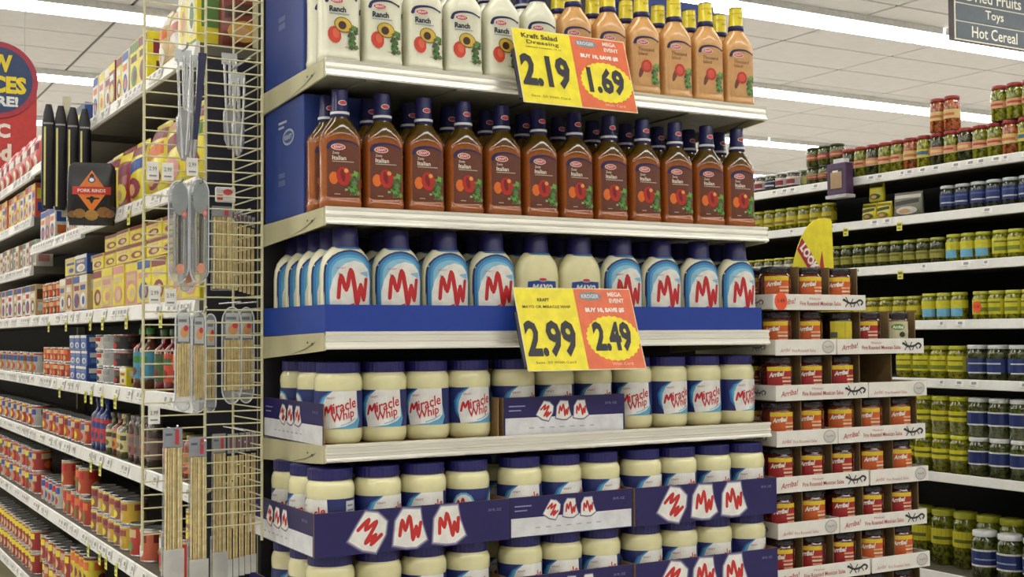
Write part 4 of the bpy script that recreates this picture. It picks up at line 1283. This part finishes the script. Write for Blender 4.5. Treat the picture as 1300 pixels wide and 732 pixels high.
# round aisle sign above the far gondola
sg = thing('hanging_round_sign', 'red hanging sign with blue disc announcing low prices above the shelves', 'sign', None, (-.055, 4.0, 2.715))
mb = Mesh()
mb.prism([(-.178, -.02), (.176, -.02), (.176, -.62), (-.178, -.62)], .004, .012, M((190, 52, 46), .5))
ob('sign_board', mb, sg)
mb = Mesh(); n = 44
mb.prism([(.18 * math.cos(2 * PI * i / n), .18 * math.sin(2 * PI * i / n)) for i in range(n)], -.004, .0035, M((168, 46, 62), .45)); ob('red_ring', mb, sg)
mb = Mesh(); mb.prism([(.155 * math.cos(2 * PI * i / n), .155 * math.sin(2 * PI * i / n)) for i in range(n)], -.007, -.0045, M((40, 62, 100), .45))
p = Print()
p.text('LOW', -.035, .078, .20, .085, (232, 206, 30), 1, .05)
p.text('PRICES', -.015, -.022, .285, .082, (232, 206, 30), 1, .05)
p.text('HERE!', .0, -.100, .185, .05, (226, 226, 222), 1, .05)
p.lay(mb, flat(-.007)); ob('blue_disc', mb, sg)
p = Print(); p.text('BASIC', -.06, -.237, .24, .068, (230, 224, 214), 1, .05); p.text('Food', -.03, -.34, .19, .085, (230, 212, 196), 1, .05)
ob('lettering_panel', p.lay(Mesh(), flat(.004)), sg)
for x in (-.09, .12):
    mb = Mesh(); mb.tube([(x, .004, .12), (x, .004, CEIL - 2.73)], .0015, M((190, 190, 186), .4), 5); ob('suspension_wire', mb, sg)

# ================================================================== PICKLE AISLE GONDOLA
PX = 2.917
pg = thing('pickle_gondola', 'white shelving run across the next aisle filled with pickle jars', 'shelf unit')
mb = Mesh(); mb.box(PX + .42, PX + .45, -.9, 3.9, 0, 2.2, M((24, 24, 22), .7)); ob('back_panel', mb, pg)
mb = Mesh(); mb.box(PX - .04, PX + .41, -.9, 3.9, 0, .13, beige); ob('kick_base', mb, pg)
for y in (-.3, .92, 2.14, 3.36):
    mb = Mesh(); mb.box(PX + .385, PX + .415, y - .015, y + .015, .0, 2.2, M((40, 40, 38), .6)); ob('upright', mb, pg)
ZP = [2.146, 1.964, 1.773, 1.552, 1.329, .974, .598]
for k, z in enumerate(ZP):
    aisle_shelf(pg, -.9, 3.9, z, {1: (1.27, 1.56), 2: (1.27,)}.get(k, ()), .40, 1, PX, True, .034, seed=80 + k, tick=.30 if k else .9)
def pickle(kind):
    if kind in lab_cache:
        return lab_cache[kind]
    green, lidc, h, r, bands = {
        'redlid': ((150, 152, 34), (150, 44, 40), .132, .0315, [((214, 160, 116), .36, .56), ((176, 60, 46), .43, .49)]),
        'redlid2': ((70, 76, 34), (150, 44, 40), .132, .0315, [((214, 140, 120), .36, .58), ((226, 200, 120), .42, .5)]),
        'redlid3': ((196, 104, 50), (150, 44, 40), .132, .0315, [((214, 186, 120), .34, .60), ((196, 110, 60), .42, .5)]),
        'redlid4': ((170, 168, 40), (150, 44, 40), .132, .0315, [((206, 190, 60), .34, .58), ((60, 100, 140), .42, .52)]),
        'darklid': ((96, 104, 34), (60, 66, 44), .082, .033, [((150, 70, 60), .3, .62), ((206, 150, 96), .4, .5)]),
        'whiteblue': ((80, 88, 50), (220, 222, 218), .080, .033, [((34, 46, 96), .25, .68), ((206, 206, 200), .32, .40)]),
        'whitered': ((90, 80, 60), (206, 206, 204), .080, .033, [((206, 200, 200), .22, .7), ((150, 50, 66), .3, .55)]),
        'greenlid': ((90, 98, 40), (110, 130, 90), .090, .035, [((200, 196, 120), .3, .66)]),
        'bluejar': ((60, 68, 56), (206, 210, 210), .105, .034, [((30, 46, 104), .24, .70), ((190, 194, 204), .34, .39), ((70, 96, 150), .56, .62)]),
        'olive': ((150, 146, 26), (186, 184, 60), .10, .033, [((196, 180, 40), .26, .62), ((120, 104, 24), .34, .44)]),
        'smallyellow': ((120, 116, 40), (214, 210, 60), .072, .029, [((206, 206, 180), .2, .6), ((150, 60, 70), .36, .44)]),
        'darkolive': ((74, 78, 30), (170, 172, 66), .102, .031, [((150, 144, 50), .22, .54), ((96, 100, 30), .40, .48)]),
        'yellow': ((158, 158, 28), (200, 200, 66), .108, .032, [((206, 198, 40), .20, .72), ((96, 104, 24), .58, .63), ((120, 134, 30), .30, .44)]),
        'skyband': ((140, 142, 24), (196, 198, 62), .108, .032, [((206, 196, 36), .44, .72), ((110, 176, 206), .16, .44)]),
        'yellow5': ((156, 154, 24), (190, 190, 50), .128, .041, [((206, 196, 36), .24, .70), ((96, 96, 24), .54, .58), ((110, 124, 26), .3, .42)]),
        'blue5': ((86, 94, 50), (222, 224, 220), .132, .043, [((36, 54, 110), .22, .62), ((216, 216, 212), .2, .24), ((190, 196, 206), .46, .50)]),
        'yellow6': ((134, 134, 20), (206, 206, 50), .145, .041, [((206, 196, 36), .36, .62), ((86, 90, 20), .46, .52)]),
        'blue6': ((86, 94, 40), (222, 224, 220), .145, .043, [((214, 214, 210), .30, .66), ((30, 44, 100), .34, .62), ((30, 44, 100), .35, .61)]),
        'tall7': ((128, 132, 22), (200, 200, 56), .215, .050, [((206, 196, 36), .38, .66), ((96, 100, 20), .46, .52)]),
        'blue7': ((84, 92, 34), (226, 228, 226), .175, .048, [((214, 214, 210), .26, .62), ((30, 44, 100), .30, .58), ((140, 156, 186), .40, .43)]),
    }[kind]
    j = Mesh()
    g2 = tuple(int(v * .45) for v in green)
    j.lathe([(r * .82, 0), (r, .004), (r, h * .76), (r * .95, h * .82), (r * .8, h * .87), (r * .8, h * .9)], M(green, .12, coat=.6, rgb2=g2, scale=70), 18)
    l = Mesh(); l.lathe([(r * .90, h * .885), (r * .92, h * .89), (r * .92, h * .985), (r * .86, h), (.001, h)], M(lidc, .35), 18)
    p = Print(); a = r * 2.1
    for k, (c, b0, b1) in enumerate(bands):
        if k == 0:
            p.rect(-a, a * .8, h * b0, h * b1, c, 1)
        else:
            (p.rect(-a * .86, a * .66, h * b0, h * b1, c, 2) if sum(c) < 200 and k == 1 else p.rect(-a * .45, a * .35, h * b0, h * b1, c, 1 + k))
    b = p.lay(Mesh(), around(r), r * .35)
    lab_cache[kind] = [('jar_body', j.done('jar_body'), None, []), ('lid', l.done('lid'), None, []), ('label', b.done('label'), None, [])], r, h
    return lab_cache[kind]
def prow(kinds, desc, y0, y1, z, shelf_w, pitch=None, tiers=1, back=.018, rows=1, seed=0, base=0.0):
    rd = random.Random(seed)
    r = pickle(kinds[0])[1]
    pitch = pitch or 2 * r + .004
    n = int((y1 - y0) / pitch + .3)
    for i in range(n):
        parts, r, h = pickle(kinds[i % len(kinds)])
        for rw in range(rows):
            for t in range(tiers):
                tw = '' if tiers == 1 else (', lower' if t == 0 else ', upper') + ' tier'
                lb = '%s, %s from the near end%s%s, %s pickle shelf' % (desc, ORD[i + 1], tw, ', back row' if rw else '', shelf_w)
                make('pickle_jar', parts, lb, 'jar', desc + ' in the pickle aisle', (PX + back + r + rw * (2 * r + .004), y0 + (i + .5) * pitch, z - .004 + base + t * (h + .0006)), -PI / 2 + rd.uniform(-.25, .45) + .3)
prow(['redlid', 'redlid2', 'redlid', 'redlid2', 'redlid4', 'redlid3', 'redlid'], 'red-lidded jar', .42, 1.62, ZP[0], 'top', seed=1, pitch=.067)
mb = Mesh(); mb.tube([(PX + .012, .40, ZP[0] + .04), (PX + .012, 3.3, ZP[0] + .04)], .002, M((196, 180, 120), .4), 5); ob('guard_wire', mb, pg)
prow(['darklid'], 'dark-lidded green jar', 1.63, 1.86, ZP[0], 'top', tiers=2, seed=2)
prow(['redlid3', 'redlid3'], 'stray jar on top of the upper tier', 1.02, 1.16, ZP[0], 'top', seed=3, base=.1326)
prow(['redlid'], 'extra red-lidded jar above the near jars', .60, .88, ZP[0], 'top', seed=33, base=.1326, pitch=.067)
prow(['whitered', 'whitered', 'whiteblue'], 'pale-lidded jar', 1.90, 2.45, ZP[0], 'top', seed=4)
prow(['greenlid'], 'taller green-lidded jar behind the pale lids', 1.92, 2.45, ZP[0], 'top', seed=5, back=.095, base=.0)
prow(['bluejar'], 'blue-label jar', .40, 1.10, ZP[1], 'second', seed=6, pitch=.0715)
prow(['olive'], 'yellow-green olive jar', 1.68, 2.45, ZP[1], 'second', seed=7, pitch=.074)
prow(['yellow'], 'yellow-label jar', .40, .88, ZP[2], 'third', seed=8, pitch=.068)
prow(['skyband'], 'jar with sky-blue band', .885, 1.09, ZP[2], 'third', seed=9, pitch=.068)
prow(['darkolive'], 'dark olive jar with yellow lid', 1.10, 1.80, ZP[2], 'third', seed=10, pitch=.068)
prow(['smallyellow'], 'small yellow-capped jar', 1.86, 2.42, ZP[2], 'third', seed=11, pitch=.066)
prow(['yellow'], 'yellow-label jar', .40, .99, ZP[3], 'fourth', seed=12, pitch=.0715)
prow(['skyband'], 'jar with sky-blue band', 1.0, 1.215, ZP[3], 'fourth', seed=13, pitch=.0715)
prow(['olive', 'olive'], 'green jar past the sky-blue bands', 1.22, 1.80, ZP[3], 'fourth', seed=14, pitch=.0715)
prow(['blue5'], 'blue-label jar with white lid', .36, 1.0, ZP[4], 'fifth', seed=15, pitch=.093)
prow(['yellow5'], 'yellow-label pickle jar', 1.01, 1.36, ZP[4], 'fifth', seed=16, pitch=.086)
prow(['blue6'], 'blue-label jar with white lid', .36, 1.0, ZP[5], 'sixth', seed=17, pitch=.093, tiers=2)
prow(['yellow6'], 'yellow-lidded pickle jar', 1.01, 1.36, ZP[5], 'sixth', seed=18, pitch=.086, tiers=2)
prow(['blue7'], 'big blue-label jar with white lid', .34, 1.04, ZP[6], 'lowest', seed=19, pitch=.112)
prow(['tall7'], 'tall yellow-lidded pickle jar', .86, 1.42, ZP[6], 'lowest', seed=20, pitch=.108, back=.12)
# bags on the second pickle shelf
for k, (y, z, c, ds) in enumerate(((1.47, 0, (Y_, (96, 100, 30), (70, 80, 30)), 'yellow olive pouch standing at the front of the second pickle shelf'), (1.39, 0, (Y_, (120, 120, 30), (60, 70, 30)), 'yellow olive pouch beside the pale olive pack'), (1.43, .078, ((206, 196, 50), (70, 80, 30), Y_), 'yellow olive pouch lying over two other pouches'), (1.265, 0, ((120, 118, 100), (206, 202, 190), (60, 60, 50)), 'pale and dark olive pack before the gap'))):
    big = k == 3
    me = product('bag', .10 if big else .075, .14 if big else .075, .04, *c)
    tag(ob('olive_pouch', me, None, (PX + .02, y, ZP[1] - .004 + z), -PI / 2 + .1), ds, 'pouch', 'olive pouches on the second pickle shelf')
sticker(PX - .0125, .905, ZP[3] + .045, 'round orange sticker on the fourth pickle shelf', '2.50', True)

# purple coupon box
t = thing('coupon_dispenser', 'small purple coupon dispenser box clipped to the top pickle shelf edge', 'dispenser', None, (PX - .062, 1.56, 2.075))
pm = M((74, 48, 82), .4)
mb = Mesh(); mb.bevbox(0, .045, -.055, .055, 0, .130, pm, .004); ob('dispenser_body', mb, t)
p = Print(); p.rect(-.04, .04, .018, .108, (50, 34, 54), 1); p.rect(-.032, .032, .026, .094, (170, 140, 100), 2); p.rect(-.02, .012, .092, .10, (226, 222, 210), 3)
mb = Mesh(); p.lay(mb, flat_side(0)); ob('front_window', mb, t, label='tan coupon window')
mb = Mesh(); mb.box(-.004, .049, -.058, .058, -.014, -.0005, M((190, 184, 186), .4)); ob('grey_bracket', mb, t)
mb = Mesh(); mb.box(.015, .045, -.03, .03, .1305, .150, M((216, 214, 210), .4)); ob('clip', mb, t)

# hanging aisle directory
sg = thing('aisle_directory_sign', 'dark slate hanging aisle directory listing dried fruits, toys and hot cereal', 'sign', None, (5.275, 3.0, 3.30))
mb = Mesh(); mb.box(0, 1.3, .001, .05, 0, .72, M((92, 84, 88), .5)); ob('sign_box', mb, sg)
mb = Mesh(); mb.box(-.008, 1.308, -.004, .0005, -.004, .724, M((206, 200, 180), .45)); ob('cream_border', mb, sg)
for k, tx in enumerate(('Hot Cereal', 'Toys', 'Dried Fruits', 'Crackers', 'Cookies', 'Candy')):
    mb = Mesh(); z0 = .006 + k * .112
    mb.box(0.004, 1.296, -.008, -.0045, z0, z0 + .103, M((66, 76, 84), .5))
    Print().text(tx, .35, z0 + .051, .042 * len(tx), .072, (222, 218, 196), 1, .01).lay(mb, flat(-.008))
    ob('name_panel', mb, sg)
for x in (.2, 1.1):
    mb = Mesh(); mb.tube([(x, .025, .721), (x, .025, CEIL - 3.30)], .003, M((150, 150, 146), .4), 5); ob('suspension_rod', mb, sg)
print('things', len(SEEN), 'objects', len(scene.objects))
